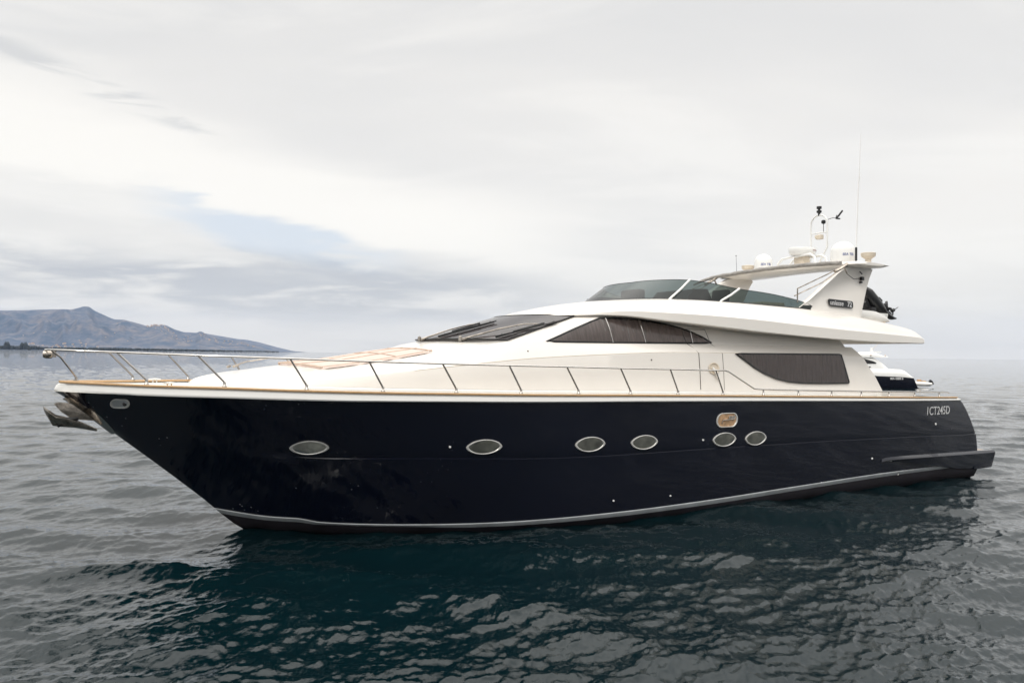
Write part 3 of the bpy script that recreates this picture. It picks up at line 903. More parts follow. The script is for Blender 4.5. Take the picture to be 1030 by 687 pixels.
# long soft crease lines on the house side
mb = MB(); seam([(aft_shear(s, ip(s, ZC)), ip(s, TCR) - .004, ip(s, ZC) - .004) for s in np.linspace(5.2, 16.4, 50)], .005)
mb.build('moulding_line', M['cream'], yacht, 60)
# step line at the foot of the house
mb = MB(); mb.grid([[(s, ip(s, TF) + .015, zs(s) - .03), (s, ip(s, TF) + .035, zs(s) + .035), (s, ip(s, TF) + .012, zs(s) + .05)] for s in np.linspace(3.4, 17.2, 50)])
mb.build('deck_coving', M['white2'], yacht, 30)

# small round fittings let into the house side
for s_, fn_, z_ in ((7.55, None, 3.20), (9.25, 'u', 3.36), (10.2, 'l', 3.02), (13.4, 'l', 3.0)):
    c_ = low_pt(s_, z_, .0) if fn_ != 'u' else up_pt(s_, 3.345, .0)
    if fn_ is None: c_ = (7.4, 2.12, 3.16)
    mb = MB(); mb.lathe([(.016, 0), (.014, .012), (.006, .014), (0, .006)], c_, 10, rot=Matrix.Rotation(-PI / 2, 3, 'X')); mb.build('drain_outlet', M['seam'], yacht, 50)

# ---- flybridge moulding
OUT = [(8.12, 0), (8.20, .52), (8.44, 1.08), (8.84, 1.62), (9.2, 1.88), (9.75, 2.10), (10.6, 2.29), (11.8, 2.42), (13.2, 2.49), (15.0, 2.51), (17.0, 2.50), (18.6, 2.42), (19.02, 2.36)]
ZLO = [3.86, 3.86, 3.86, 3.865, 3.87, 3.86, 3.79, 3.705, 3.61, 3.525, 3.475, 3.465, 3.475]
ZSD = [3.90, 3.90, 3.905, 3.925, 3.96, 4.00, 3.99, 3.96, 3.90, 3.80, 3.72, 3.66, 3.62]     # top of the side face
# glass base outline and coaming top
GB = [(10.62, 0), (10.65, .42), (10.78, .90), (11.00, 1.34), (11.22, 1.58), (11.52, 1.78), (11.9, 1.93), (12.7, 2.00), (13.7, 2.04), (15.1, 2.06), (16.8, 2.10), (18.3, 2.12), (18.75, 2.10)]
ZGB = [4.315, 4.315, 4.315, 4.31, 4.305, 4.295, 4.285, 4.27, 4.245, 4.20, 4.08, 3.90, 3.84]
NF = 121
Oo = CR([(a, b_, c_, d_) for (a, b_), c_, d_ in zip(OUT, ZLO, ZSD)], NF); Gg = CR([(a, b_, c_) for (a, b_), c_ in zip(GB, ZGB)], NF)
def fly_rows(sd):
    L0, rows = [], []
    ins = lambda o, k: (o[0] + k * (1 - min(1, o[1] / 2.2)), max(0, o[1] - k * min(1, o[1] / 1.2)))
    rows.append([(ins(o, .75)[0], sd * ins(o, .75)[1], max(o[2] + .02, 3.62)) for o in Oo])
    rows.append([(ins(o, .10)[0], sd * ins(o, .10)[1], o[2] + .006) for o in Oo])
    rows.append([(ins(o, .03)[0], sd * ins(o, .03)[1], o[2]) for o in Oo])
    rows.append([(o[0], sd * o[1], o[2] + .02) for o in Oo])
    rows.append([(ins(o, .012)[0], sd * ins(o, .012)[1], o[3] - .03) for o in Oo])
    rows.append([(ins(o, .05)[0], sd * ins(o, .05)[1], o[3]) for o in Oo])
    for w in (.12, .28, .46, .64, .82, .94):
        e = 1 - (1 - w) ** 1.5
        rows.append([((ins(o, .05)[0] * (1 - w) + g[0] * w), sd * (ins(o, .05)[1] * (1 - w) + g[1] * w), o[3] * (1 - e) + g[2] * e) for o, g in zip(Oo, Gg)])
    rows.append([(g[0], sd * g[1], g[2]) for g in Gg])
    rows.append([(g[0] + .07 * (1 - min(1, g[1] / 2)), sd * max(0, g[1] - .07 * min(1, g[1])), g[2]) for g in Gg])
    rows.append([(g[0] + .09 * (1 - min(1, g[1] / 2)), sd * max(0, g[1] - .09 * min(1, g[1])), min(g[2] - .05, 3.86)) for g in Gg])
    rows.append([(g[0] + .09 * (1 - min(1, g[1] / 2)), 0, min(g[2] - .05, 3.86)) for g in Gg])
    return rows
mb = MB(); ra, rb = fly_rows(1), fly_rows(-1); mb.grid(ra); mb.grid(rb)
for k in range(len(ra) - 1): mb.add([ra[k][-1], ra[k + 1][-1], rb[k + 1][-1], rb[k][-1]], [(0, 1, 2, 3)])
# underside between the two inner rows
mb.grid([ra[0], rb[0]])
fly = mb.build('flybridge', M['white'], yacht, 30)

# flybridge wrap-round acrylic screen
HG = [(0, .42), (1.34, .43), (1.60, .42), (1.80, .40), (1.95, .36)]
gi = [i for i in range(NF) if Gg[i][0] <= 15.25 and True]
def glass_h(g):
    return ip(g[0], [(10.60, .46), (11.2, .44), (11.8, .38), (12.5, .31), (13.6, .26), (14.3, .20), (14.8, .14), (15.1, .08), (15.3, .02)])
def gtop(g, sd, w=1.0, off=0):
    h = glass_h(g) * w; back = 1.85 * h * (1 - .35 * min(1, g[1] / 2)); inn = .22 * h * min(1, g[1])
    return (g[0] + back, sd * (g[1] - .012 - inn + off), g[2] + .004 + h)
Gs = [Gg[i] for i in gi if Gg[i][0] + .0 <= 15.2]
mb = MB()
for k, w in enumerate(np.linspace(0, 1, 5)):
    row = [gtop(g, -1, w) for g in Gs[::-1]] + [gtop(g, 1, w) for g in Gs[1:]]
    if k: mb.grid([prev, row])
    prev = row
fw = mb.build('flybridge_screen', M['flyglass'], yacht, 60)
mb = MB(); mb.tube([gtop(g, -1, 0, .01) for g in Gs[::-1]] + [gtop(g, 1, 0, .01) for g in Gs[1:]], .016, 6); mb.build('gasket', M['rubber'], fw, 60)
mb = MB(); mb.tube([gtop(g, -1, 1) for g in Gs[::-1]] + [gtop(g, 1, 1) for g in Gs[1:]], .007, 5); mb.build('top_edge', M['engine'], fw, 60)
for sd in (1, -1):
    for s0 in (11.25, 12.35):
        g = min(Gs, key=lambda a: abs(a[0] - s0)); i0 = [k for k in range(len(Gs)) if Gs[k][0] == g[0]][0]
        g2 = Gs[min(len(Gs) - 1, i0 + (1))]
        a = gtop(g, sd, 0, .03); c_ = gtop(g2, sd, 1.02, .015)
        if s0 > 12: c_ = (c_[0] + .13, c_[1], c_[2] - .015)
        mb = MB(); mb.tube([(a[0] - .05, a[1], a[2] - .02), (a[0], a[1], a[2] + .02), ((a[0] + c_[0]) / 2, (a[1] + c_[1]) / 2 + .01 * sd, (a[2] + c_[2]) / 2), c_], .026, 8)
        mb.build('mullion', M['white2'], fw, 60)

# fittings on the flybridge, seen through the screen
mb = MB(); mb.grid([[(12.2, t, 3.86), (12.1, t, 4.35), (12.35, t, 4.60), (12.75, t, 4.62), (12.95, t, 4.30), (13.0, t, 3.86)] for t in (-.1, .05, .5, 1.0, 1.15)], cap0=True, cap1=True)
mb.build('helm_console', M['canvas_dk'], yacht, 40)
for t0 in (-.95, -.25):
    pass
for t0, s0 in ((.60, 13.45), (-.35, 13.5)):
    mb = MB(); mb.box((s0, t0, 4.12), (.5, .5, .16)); mb.box((s0 + .25, t0, 4.42), (.12, .5, .52), Matrix.Rotation(.15, 3, 'Y'))
    mb.lathe([(.05, 3.86), (.05, 4.05)], (s0, t0, 0), 10)
    mb.build('helm_seat', M['canvas_dk'], yacht, 30, bevel=.04)
mb = MB(); mb.box((12.0, -1.25, 4.25), (1.3, .7, .5)); mb.box((12.55, -1.25, 4.5), (.25, .7, .5)); mb.build('lounge_seat', M['canvas_dk'], yacht, 30, bevel=.07)
mb = MB(); mb.box((14.4, 1.15, 4.12), (.75, .9, .50)); mb.build('wet_bar', M['beige'], yacht, 30, bevel=.03)
mb = MB(); mb.box((15.0, -1.3, 4.12), (1.9, .7, .48)); mb.box((15.0, -1.72, 4.36), (1.9, .2, .42)); mb.build('sofa', M['white2'], yacht, 30, bevel=.05)
mb = MB(); mb.box((14.55, -1.0, 4.50), (.7, .45, .05)); mb.lathe([(.04, 3.86), (.04, 4.48)], (14.55, -1.0, 0), 10); mb.build('table', M['teak'], yacht, 30)

# ---- radar arch
arch_poly = [(14.62, 4.19), (15.1, 4.44), (15.7, 4.82), (16.2, 5.14), (16.45, 5.27), (16.62, 5.31), (17.40, 5.31), (17.47, 5.27), (17.34, 5.08), (17.20, 4.80), (17.08, 4.50), (16.98, 4.25), (16.92, 4.02), (16.1, 4.08), (15.2, 4.15)]
for sd in (1, -1):
    mb = MB(); cx_, cz_ = 16.25, 4.7; rings = []
    for of, k in ((2.035, .90), (2.06, .97), (2.055, 1.0), (1.93, 1.0), (1.905, .97)):
        rings.append([(cx_ + (s - cx_) * k if k < 1 else s, sd * (of - (z - 4.1) * .06), cz_ + (z - cz_) * k if k < 1 else z) for s, z in arch_poly])
    mb.grid(rings, close_v=True, cap0=True, cap1=True)
    fin = mb.build('arch_leg', M['white'], yacht, 45)
    if sd == 1: near_leg = fin
# crossbeam with wings
mb = MB(); prof = [(16.35, 5.335), (16.5, 5.30), (17.2, 5.295), (17.75, 5.33), (17.95, 5.375), (17.75, 5.40), (17.2, 5.43), (16.6, 5.435), (16.38, 5.38)]
rows = []
for t in (-2.30, -2.22, -2.0, -1.6, -1.0, 0, 1.0, 1.6, 2.0, 2.22, 2.30):
    k = 1 if abs(t) < 2.1 else (.82 if abs(t) < 2.25 else .5)
    cr = .06 * (1 - (t / 2.0) ** 2) if abs(t) < 2 else 0
    rows.append([(17.1 + (s - 17.1) * k, t, 5.36 + (z - 5.36) * k * (1.5 if abs(t) < 1.9 and z < 5.36 else 1) + cr) for s, z in prof])
mb.grid(rows, close_v=True, cap0=True, cap1=True); beam = mb.build('arch_beam', M['white'], yacht, 40)
# rolled bimini canvas along the front of the beam
mb = MB(); rows = []
pts = [(16.30, t, 5.37 + .06 * (1 - (t / 2) ** 2) + .006 * math.sin(t * 9)) for t in np.linspace(-2.3, 1.95, 40)]
mb.tube([(16.0, -2.75, 5.15), (16.15, -2.55, 5.27)] + pts, [.03, .05] + [.062 + .008 * math.sin(i * 1.7) for i in range(40)], 10, flat=.8)
mb.build('rolled_bimini', M['canvas'], yacht, 60)
# bimini struts
for sd in (1, -1):
    mb = MB(); a = (16.35, sd * 2.10, 5.36)
    mb.tube([a, (15.6, sd * 2.14, 5.05), (14.58, sd * 2.12, 4.66)], .014, 6); mb.tube([(16.25, sd * 2.12, 5.28), (15.4, sd * 2.14, 4.84), (14.50, sd * 2.10, 4.49)], .014, 6)
    mb.tube([(14.58, sd * 2.12, 4.66), (14.60, sd * 2.10, 4.34)], .016, 6)
    mb.tube([(16.30, sd * 2.13, 5.33), (16.05, sd * 2.13, 5.20), (15.85, sd * 2.13, 5.13)], .035, 6)
    mb.tube([(16.2, sd * 2.12, 5.27), (16.32, sd * 2.12, 5.10)], .02, 6)
    mb.build('bimini_strut', M['steel_dull'], yacht, 60)
# arch side lamp and cable
mb = MB(); mb.box((17.0, 2.03, 5.03), (.09, .07, .09)); mb.box((16.97, 2.02, 4.94), (.06, .06, .05)); mb.build('arch_lamp', M['black'], yacht, 30, bevel=.012)
mb = MB(); mb.tube([(16.3, 2.06, 5.27), (16.42, 2.05, 5.10), (16.65, 2.05, 5.00), (16.9, 2.04, 5.03)], .008, 5); mb.tube([(16.92, 2.02, 5.20), (17.0, 2.03, 5.14)], .014, 5); mb.build('lamp_cable', M['rubber'], yacht, 60)

# name plate on the arch
mb = MB(); rr = .055; x0, x1, z0, z1 = 15.72, 16.63, 4.30, 4.465
pts = []
for cx_, cz_, a0_ in ((x1 - rr, z1 - rr, 0), (x0 + rr, z1 - rr, 90), (x0 + .11, z0 + .10, 180), (x1 - rr, z0 + rr, 270)):
    r2 = .10 if a0_ == 180 else rr
    for k in range(6): a = R(a0_ + 18 * k); pts.append((cx_ + r2 * math.cos(a), cz_ + r2 * math.sin(a)))
at_ = lambda z, o: 2.062 - (z - 4.1) * .06 + o
tilt = lambda x, z: z - (x - 16.4) * .03
mb.prism([(x, at_(z, .0), tilt(x, z)) for x, z in pts], (0, .012, 0)); npl = mb.build('name_plate', M['black'], near_leg, 0)
text_mesh('uniesse', .165, 'name_lettering', M['letter'], near_leg, lambda x, y, d: (15.775 + x, at_(4.37, .014 + d), tilt(15.775 + x, 4.33 + y)), bold=.002, shear=.15)
text_mesh('72', .165, 'number_lettering', M['letter'], near_leg, lambda x, y, d: (16.41 + x, at_(4.37, .014 + d), tilt(16.41 + x, 4.325 + y)), bold=.004)

# ---- equipment on the arch
def dome(s, t, r, h, name='satellite_dome'):
    z0 = 5.40 + .06 * (1 - (t / 2) ** 2)
    mb = MB(); prof = [(r * .55, 0), (r * .62, .05), (r * .95, .07), (r, .11), (r, h - r * .9)]
    prof += [(r * math.cos(a), h - r * .9 + r * .9 * math.sin(a)) for a in [R(9 * k) for k in range(1, 11)]]
    mb.lathe(prof, (s, t, z0), 32); d = mb.build(name, M['dome'], yacht, 50)
    text_mesh('SEA TEL', .085, 'lettering', M['blue_ink'], d, lambda x, y, e: (s + (r + .003 + e) * math.sin((x - .20) / r - .30), t + (r + .003 + e) * math.cos((x - .20) / r - .30), z0 + h * .36 + y), shear=.1)
dome(17.1, -1.15, .245, .52); dome(17.2, 1.34, .30, .60)
# flat open-array style radome on its bracket
mb = MB(); mb.lathe([(.17, 0), (.29, .02), (.34, .08), (.355, .19), (.34, .215), (.0, .225)], (17.15, .12, 5.78), 32, rot=Matrix.Rotation(R(-3), 3, 'X')); rd = mb.build('radome', M['dome'], yacht, 40)
text_mesh('RAYTHEON', .075, 'lettering', M['red_ink'], rd, lambda x, y, e: (17.15 + (.353 + e) * math.sin(x / .355 + .0), .12 + (.353 + e) * math.cos(x / .355 + .0), 5.90 + y), bold=.004)
mb = MB(); mb.box((17.15, .12, 5.64), (.28, .32, .26)); mb.build('radome_mount', M['cream'], yacht, 30, bevel=.05)
mb = MB()
for s_ in (16.95, 17.4):
    mb.tube([(s_, -.52, 5.44), (s_, -.50, 5.62), (s_, -.36, 5.74), (s_, 0, 5.76), (s_, .55, 5.78), (s_, .68, 5.70), (s_, .72, 5.42)], .032, 8)
mb.tube([(16.95, .1, 5.75), (17.4, .1, 5.75)], .03, 8)
mb.build('radar_bracket', M['dome'], yacht, 60)
# mast hoop
mb = MB(); S_ = 17.65
def mt(t, z): return (S_, t, z)
hoop = [(S_ - .3, .0, 5.45), mt(.0, 5.7), mt(.0, 6.1), mt(.0, 6.60)] + [mt(.26 - .26 * math.cos(a), 6.66 + .24 * math.sin(a)) for a in [PI * k / 12 for k in range(13)]] + [mt(.52, 6.4), mt(.52, 6.02), mt(.44, 5.90), mt(.26, 5.60), (S_ - .2, .26, 5.42)]
mb.tube(hoop, .024, 8); mb.tube([mt(.0, 6.42), mt(.52, 6.42)], .017, 6)
mast = mb.build('mast', M['dome'], yacht, 60)
mb = MB(); mb.lathe([(.03, 0), (.03, .07), (.065, .09), (.065, .14), (.03, .15), (.03, .18), (.065, .19), (.065, .25), (.0, .26)], mt(.26, 6.88), 14); mb.build('masthead_light', M['rubber'], mast, 40)
mb = MB(); mb.lathe([(.0, -.06), (.05, -.04), (.06, 0), (.05, .04), (0, .06)], mt(.40, 6.70), 12); mb.tube([mt(.40, 6.68), mt(.40, 6.42)], .008, 5); mb.build('bell', M['black'], mast, 50)
mb = MB(); mb.box(mt(.28, 6.31), (.12, .17, .12)); mb.box((S_, .22, 6.32), (.16, .08, .08)); mb.build('mast_camera', M['cream'], mast, 30, bevel=.015)
mb = MB(); mb.tube([mt(.50, 6.74), (S_ + .1, .62, 6.79), (S_ + .22, .68, 6.77)], .008, 5)
mb.lathe([(.0, -.05), (.035, 0), (0, .08)], (S_ + .20, .66, 6.80), 8); mb.prism([(S_ + .18, .66, 6.81), (S_ + .23, .68, 6.81), (S_ + .37, .71, 6.98), (S_ + .33, .71, 7.0)], (0, .02, 0)); mb.box((S_ + .22, .68, 6.77), (.13, .05, .03)); mb.build('wind_vane', M['black'], mast, 30)
# horn bowls at the beam ends
for t_ in (-1.62, 2.02):
    mb = MB(); s_ = 17.25 if t_ > 0 else 17.0
    mb.lathe([(.07, 0), (.07, .10), (.10, .12), (.165, .17), (.175, .25), (.155, .26), (.11, .22), (.0, .21)], (s_, t_, 5.42), 20); mb.build('search_light', M['cream'], yacht, 40)
mb = MB(); mb.tube([(16.95, 1.90, 5.42), (16.95, 1.90, 5.80)], .028, 8); mb.build('antenna_socket', M['engine'], yacht)
mb = MB(); mb.tube([(16.95, 1.90, 5.7), (17.05, 1.88, 7.1), (17.18, 1.86, 8.62)], [.016, .012, .005], 6); mb.tube([(17.09, 1.88, 7.50), (17.10, 1.88, 7.62)], .018, 6); mb.build('whip_antenna', M['dome'], yacht)
mb = MB(); mb.tube([(16.7, -1.75, 5.42), (16.7, -1.78, 5.95)], [.006, .004], 5); mb.lathe([(0, -.02), (.02, 0), (0, .02)], (16.7, -1.78, 5.95), 6); mb.build('whip_antenna', M['rubber'], yacht)

# ---- bow rail
NB_ = [(.27, -.04), (1.21, .81), (2.22, 1.85), (3.35, 3.09), (4.50, 4.26), (5.72, 5.46), (6.92, 6.67), (8.09, 7.82), (9.25, 9.0), (10.41, 10.19), (11.60, 11.38)]
RZ = [(-.1, 3.10), (.8, 3.07), (1.85, 3.035), (3.1, 3.0), (4.26, 2.965), (5.5, 2.935), (6.7, 2.91), (7.8, 2.89), (9.0, 2.865), (10.2, 2.845), (11.5, 2.82)]
def edge_t(s): return T_at(s, zs(s) - .001)
def rail_t(s): return max(0, edge_t(max(0, s + .16)) + .0) if s > .6 else ip(s, [(-.13, 0), (-.11, .12), (-.02, .30), (.2, .56), (.6, edge_t(.76))])
mb = MB(); pts = []
for s in np.concatenate([[-.13, -.12, -.11, -.07, -.02, .08, .2, .4], np.linspace(.6, 11.62, 60)]): pts.append((s, rail_t(s), ip(s, RZ)))
portp = pts + [(11.74, edge_t(11.8) - .02, 2.80), (12.50, edge_t(12.5) - .03, 2.44), (12.62, edge_t(12.6) - .03, 2.43)] + [(s, edge_t(s) - .03, zs(s) + .125) for s in np.linspace(13.2, 19.6, 20)] + [(19.72, edge_t(19.7) - .03, zs(19.7) + .11)]
full = [(a, -b_, c_) for a, b_, c_ in portp[::-1]] + portp
mb.tube(full, .0165, 8); railo = mb.build('bow_rail', M['steel'], yacht, 60)
for sd in (1, -1):
    for k, (sb, st_) in enumerate(NB_):
        if k == 0:
            if sd == -1: continue
            a = (.30, 0, zs(.3) + .012); c_ = (-.10, .0, 0)
            mb = MB(); mb.tube([a, (.30, 0, zs(.3) + .07), (.08, .18, 2.98), (-.05, .27, 3.09)], .014, 7)
            mb.lathe([(.04, 0), (.04, .012), (.022, .02), (.022, .06)], a, 10)
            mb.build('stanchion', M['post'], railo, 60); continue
        tb = edge_t(sb) - .02
        mb = MB(); zb = zs(sb) + .012
        mb.lathe([(.035, 0), (.035, .012), (.022, .02), (.022, .075)], (sb, sd * tb, zb), 10)
        mb.tube([(sb, sd * tb, zb + .03), (sb - .01, sd * tb, zb + .08), (st_, sd * rail_t(st_), ip(st_, RZ))], .016, 7)
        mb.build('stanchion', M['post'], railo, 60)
    for sb in (12.77, 13.85, 14.95, 16.0, 17.05, 18.12, 19.25):
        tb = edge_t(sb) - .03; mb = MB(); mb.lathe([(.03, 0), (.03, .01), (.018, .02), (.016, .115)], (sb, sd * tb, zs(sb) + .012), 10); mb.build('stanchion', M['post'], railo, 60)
# searchlight at the pulpit tip
mb = MB(); mb.lathe([(.0, -.07), (.05, -.06), (.068, -.02), (.068, .05), (.058, .065), (.0, .05)], (-.10, 0, 3.03), 16, rot=Matrix.Rotation(PI / 2, 3, 'Y')); mb.box((-.02, .0, 3.03), (.08, .09, .10)); mb.build('pulpit_light', M['steel_dull'], yacht, 40)

# ---- portholes, vents, fairlead
def on_hull(s, z, off): return (s, T_at(s, z) + off, z)
def porthole(px, py, wpx, hpx, lens=True, m='porthole', name='porthole'):
    s0, z0 = hull_hit(px, py); sa, _ = hull_hit(px - wpx / 2, py); sb, _ = hull_hit(px + wpx / 2, py)
    _, za = hull_hit(px, py - hpx / 2); _, zb = hull_hit(px, py + hpx / 2)
    a_, b_ = (sb - sa) / 2, (za - zb) / 2; N_ = 40
    def P_(k, f, off):
        w = 2 * PI * k / N_; c, s_ = math.cos(w), math.sin(w)
        if lens: x, y = a_ * (abs(c) ** 1.0) * (1 if c > 0 else -1), b_ * (1 if s_ > 0 else -1) * abs(s_) ** 1.25
        else:
            x = (a_ - b_) * (1 if c > 0 else -1) + b_ * c; y = b_ * s_
            if abs(c) < 1e-6: x = 0
        return on_hull(s0 + x * f, z0 + y * f, off)
    mb = MB(); fs = .0095 / b_ if b_ else .1
    mb.grid([[P_(k, f, o) for k in range(N_)] for f, o in ((1.0, -.005), (1.0, .014), (1 - fs, .020), (1 - 2 * fs, .010), (1 - 2.2 * fs, -.002))], close_v=True)
    rim = mb.build(name, M['rim'], yacht, 50)
    mb = MB(); mb.grid([[P_(k, f, o) for k in range(N_)] for f, o in ((1 - 1.9 * fs, .006), (.5, .006), (.02, .006))], close_v=True, cap1=True)
    mb.build('pane' if m == 'porthole' else 'recess', M[m if m != 'steel' else 'stripe'], rim, 60)
    if m == 'porthole':
        mb = MB(); mb.grid([[P_(k, f, o) for k in range(N_)] for f, o in ((1 - 1.7 * fs, .009), (.5, .011), (.02, .012))], close_v=True, cap1=True)
        mb.build('glass', M['clear'], rim, 60)
    return rim, s0, z0, a_, b_
for a in ((311, 450.5, 40, 14), (487, 449.5, 36, 15), (593.5, 446.8, 30, 15), (648, 444.8, 27, 14.5), (728.5, 442, 23, 14), (760, 440.8, 21, 14)): porthole(*a)
rim, s0, z0, a_, b_ = porthole(731, 422.5, 21, 14.5, False, 'brass', 'mooring_vent')
mb = MB(); mb.tube([on_hull(s0 - a_ * .5, z0 - b_ * .5, .012), on_hull(s0 - a_ * .45, z0 + b_ * .05, .02), on_hull(s0 + a_ * .5, z0 + b_ * .1, .02)], .012, 6)
mb.box(on_hull(s0 + a_ * .4, z0 + b_ * .35, .012), (a_ * .6, .02, b_ * .5)); mb.build('hawse_cleat', M['steel_dull'], rim, 30)
rim, s0, z0, a_, b_ = porthole(120.5, 406.2, 20, 9.5, False, 'steel', 'fairlead')
mb = MB(); mb.lathe([(.0, 0), (.028, .0), (.03, .02), (0, .03)], on_hull(s0 + a_ * .45, z0, .006), 12, rot=Matrix.Rotation(-PI / 2, 3, 'X')); mb.build('fairlead_pin', M['rubber'], rim, 30)
for px, py, r_ in ((452.5, 449.5, .020), (707, 442.5, .022), (877, 461, .028), (941, 426.5, .030), (617, 505.5, .02), (674, 500.5, .02), (826, 487.5, .02), (859, 483, .02), (864, 482.5, .02), (903, 479, .022)):
    s0, z0 = hull_hit(px, py - (2 if py > 470 else 0)); mb = MB(); mb.lathe([(r_, 0), (r_ * .8, .014), (r_ * .4, .016), (0, .006)], on_hull(s0, z0, -.002), 12, rot=Matrix.Rotation(-PI / 2, 3, 'X')); mb.build('drain_outlet', M['dome'], yacht, 50)

# registration number on the quarter
sA, zA = hull_hit(931, 417.5); sB, _ = hull_hit(955, 418); _, zB = hull_hit(931, 409)
hgt = zB - zA
text_mesh('1CT245D', hgt / .72, 'registration_lettering', M['letter'], yacht, lambda x, y, d: (lambda s, z: (s, T_at(s, z) + .003 + d, z))(sA + x * .83 * (sB - sA) / (hgt / .72 * 3.35), zA + y), bold=.0015)

# ---- anchor in its stem roller
mb = MB()
sp = [(2.40, .06), (2.2, .36), (1.95, .66), (1.6, 1.03)]
rows = []
for z in (2.36, 2.28, 2.18, 2.06, 1.94, 1.84, 1.77):
    w_ = ip(z, [(1.77, .015), (1.9, .055), (2.1, .085), (2.36, .05)]); s0 = ip(z, STEM)
    rows.append([(s0 + w_ * 1.5, T_at(s0 + w_ * 1.5, z) + .010, z), (s0 + .0, .05, z - .02), (s0 - .03, 0, z - .025), (s0 + .0, -.05, z - .02), (s0 + w_ * 1.5, -T_at(s0 + w_ * 1.5, z) - .010, z)])
mb.grid(rows); mb.build('stem_plate', M['steel'], yacht, 60)
anc = empty('anchor', (Y0[0], Y0[1], -.02), TH); tag(anc, 'weathered steel plough anchor hanging from the stem of the navy yacht', 'anchor')
# shank plate
mb = MB(); mb.prism([(q_[0], .03, q_[1]) for q_ in [(0, 2.27), (.04, 2.30), (.21, 2.28), (.35, 2.22), (.60, 2.08), (.56, 1.99), (.25, 2.03), (.11, 2.14)]], (0, -.06, 0)); mb.build('shank', M['steel_dull'], anc, 30, bevel=.008)
# fluke: a folded plough
top_ = [(-.14, 2.23), (-.07, 2.17), (.03, 2.09), (.18, 2.05), (.39, 1.97), (.61, 1.86)]
bot_ = [(-.07, 2.11), (-.01, 1.95), (.11, 1.93), (.29, 1.91), (.43, 1.88), (.61, 1.85)]
rows = []
for k in range(len(top_)):
    w_ = (.15, .21, .20, .15, .09, .015)[k]; a, b_ = top_[k], bot_[k]; m_ = ((a[0] + b_[0]) / 2, (a[1] + b_[1]) / 2)
    rows.append([(a[0], w_, a[1]), (m_[0] - .01, w_ * .62, m_[1] - .015), (b_[0], 0, b_[1]), (m_[0] - .01, -w_ * .62, m_[1] - .015), (a[0], -w_, a[1])])
low = [[(a, b_, c_ - .02) for a, b_, c_ in r_] for r_ in rows]
mb.grid(rows); mb.grid(low); mb.grid([[r_[0] for r_ in rows], [r_[0] for r_ in low]]); mb.grid([[r_[-1] for r_ in rows], [r_[-1] for r_ in low]])
mb.build('fluke', M['steel_dull'], anc, 35)
mb = MB(); mb.tube([(.05, .06, 1.93), (.20, .05, 2.02), (.34, .05, 2.04)], [.03, .045, .03], 8); mb.tube([(.05, -.06, 1.93), (.34, -.05, 2.04)], .03, 8); mb.build('fluke_hinge', M['rubber'], anc, 50)

# ---- foredeck fittings
for s_, t_ in ((1.55, .95), (1.55, -.95)):
    mb = MB(); z_ = zs(s_) - .03; mb.tube([(s_ - .10, t_, z_ + .06), (s_, t_, z_ + .065), (s_ + .10, t_, z_ + .06)], [.012, .02, .012], 8); mb.box((s_ - .03, t_, z_ + .025), (.02, .03, .06)); mb.box((s_ + .03, t_, z_ + .025), (.02, .03, .06)); mb.build('deck_cleat', M['steel'], yacht, 40)
mb = MB()
mb.tube([(2.62, .55, 2.87), (2.8, .50, 2.93), (3.25, .42, 3.0)], .012, 6); mb.tube([(2.58, .57, 2.85), (2.68, .52, 2.88)], .022, 6); mb.tube([(2.50, .47, 2.84), (2.56, .46, 2.86)], .022, 6)
mb.build('boathook', M['steel_dull'], yacht, 50)


def trunk_z(s, t):
    zw, tw_, zm = ip(s, ZW), ip(s, TW), ip(s, ZM); k = abs(t) / tw_
    return zw + (zm - zw) * (np.interp(k, [0, .3, .6, .85, 1], [1, .93, .68, .33, 0]) if k < 1 else 0)


# sun pad cushions (lie on the coachroof)
pad = empty('sun_pad', Y0, TH); tag(pad, 'rose beige sun pad with tan piping lying on the foredeck in front of the windscreen', 'sun pad')
segs = np.linspace(-1.35, 1.35, 5)
def pad_s0(t): return 3.58 + .15 * abs(t) ** 2
def pad_s1(t): return 5.85
for a, c_ in zip(segs[:-1], segs[1:]):
    N1, N2 = 18, 8; top = []
    for i in range(N1 + 1):
        r_ = []
        for j in range(N2 + 1):
            t = a + .012 + (c_ - a - .024) * j / N2; s = pad_s0(t) + (pad_s1(t) - pad_s0(t)) * i / N1
            e = min(1, min(i, N1 - i) / 1.5, min(j, N2 - j) / 1.2); seam_ = .014 * (abs(math.sin(PI * i / 6)) < .1)
            r_.append((s, t, trunk_z(s, t) + .010 + .045 * (e ** .5) - seam_))
        top.append(r_)
    mb = MB(); mb.grid(top); mb.build('cushion', M['cushion'], pad, 60)
mb = MB()
for t in segs: mb.tube([(s, t, trunk_z(s, t) + .050) for s in np.linspace(pad_s0(t) + .02, pad_s1(t), 16)], .008, 6)
mb.tube([(pad_s0(t), t, trunk_z(pad_s0(t), t) + .04) for t in np.linspace(-1.35, 1.35, 20)], .018, 6)
mb.tube([(5.85, t, trunk_z(5.85, t) + .035) for t in np.linspace(-1.35, 1.35, 14)], .016, 6)
for i in (6, 12): mb.tube([(pad_s0(t) + (pad_s1(t) - pad_s0(t)) * i / 18, t, trunk_z(pad_s0(t) + (pad_s1(t) - pad_s0(t)) * i / 18, t) + .052) for t in np.linspace(-1.3, 1.3, 14)], .007, 5)
mb.build('piping', M['piping'], pad, 60)


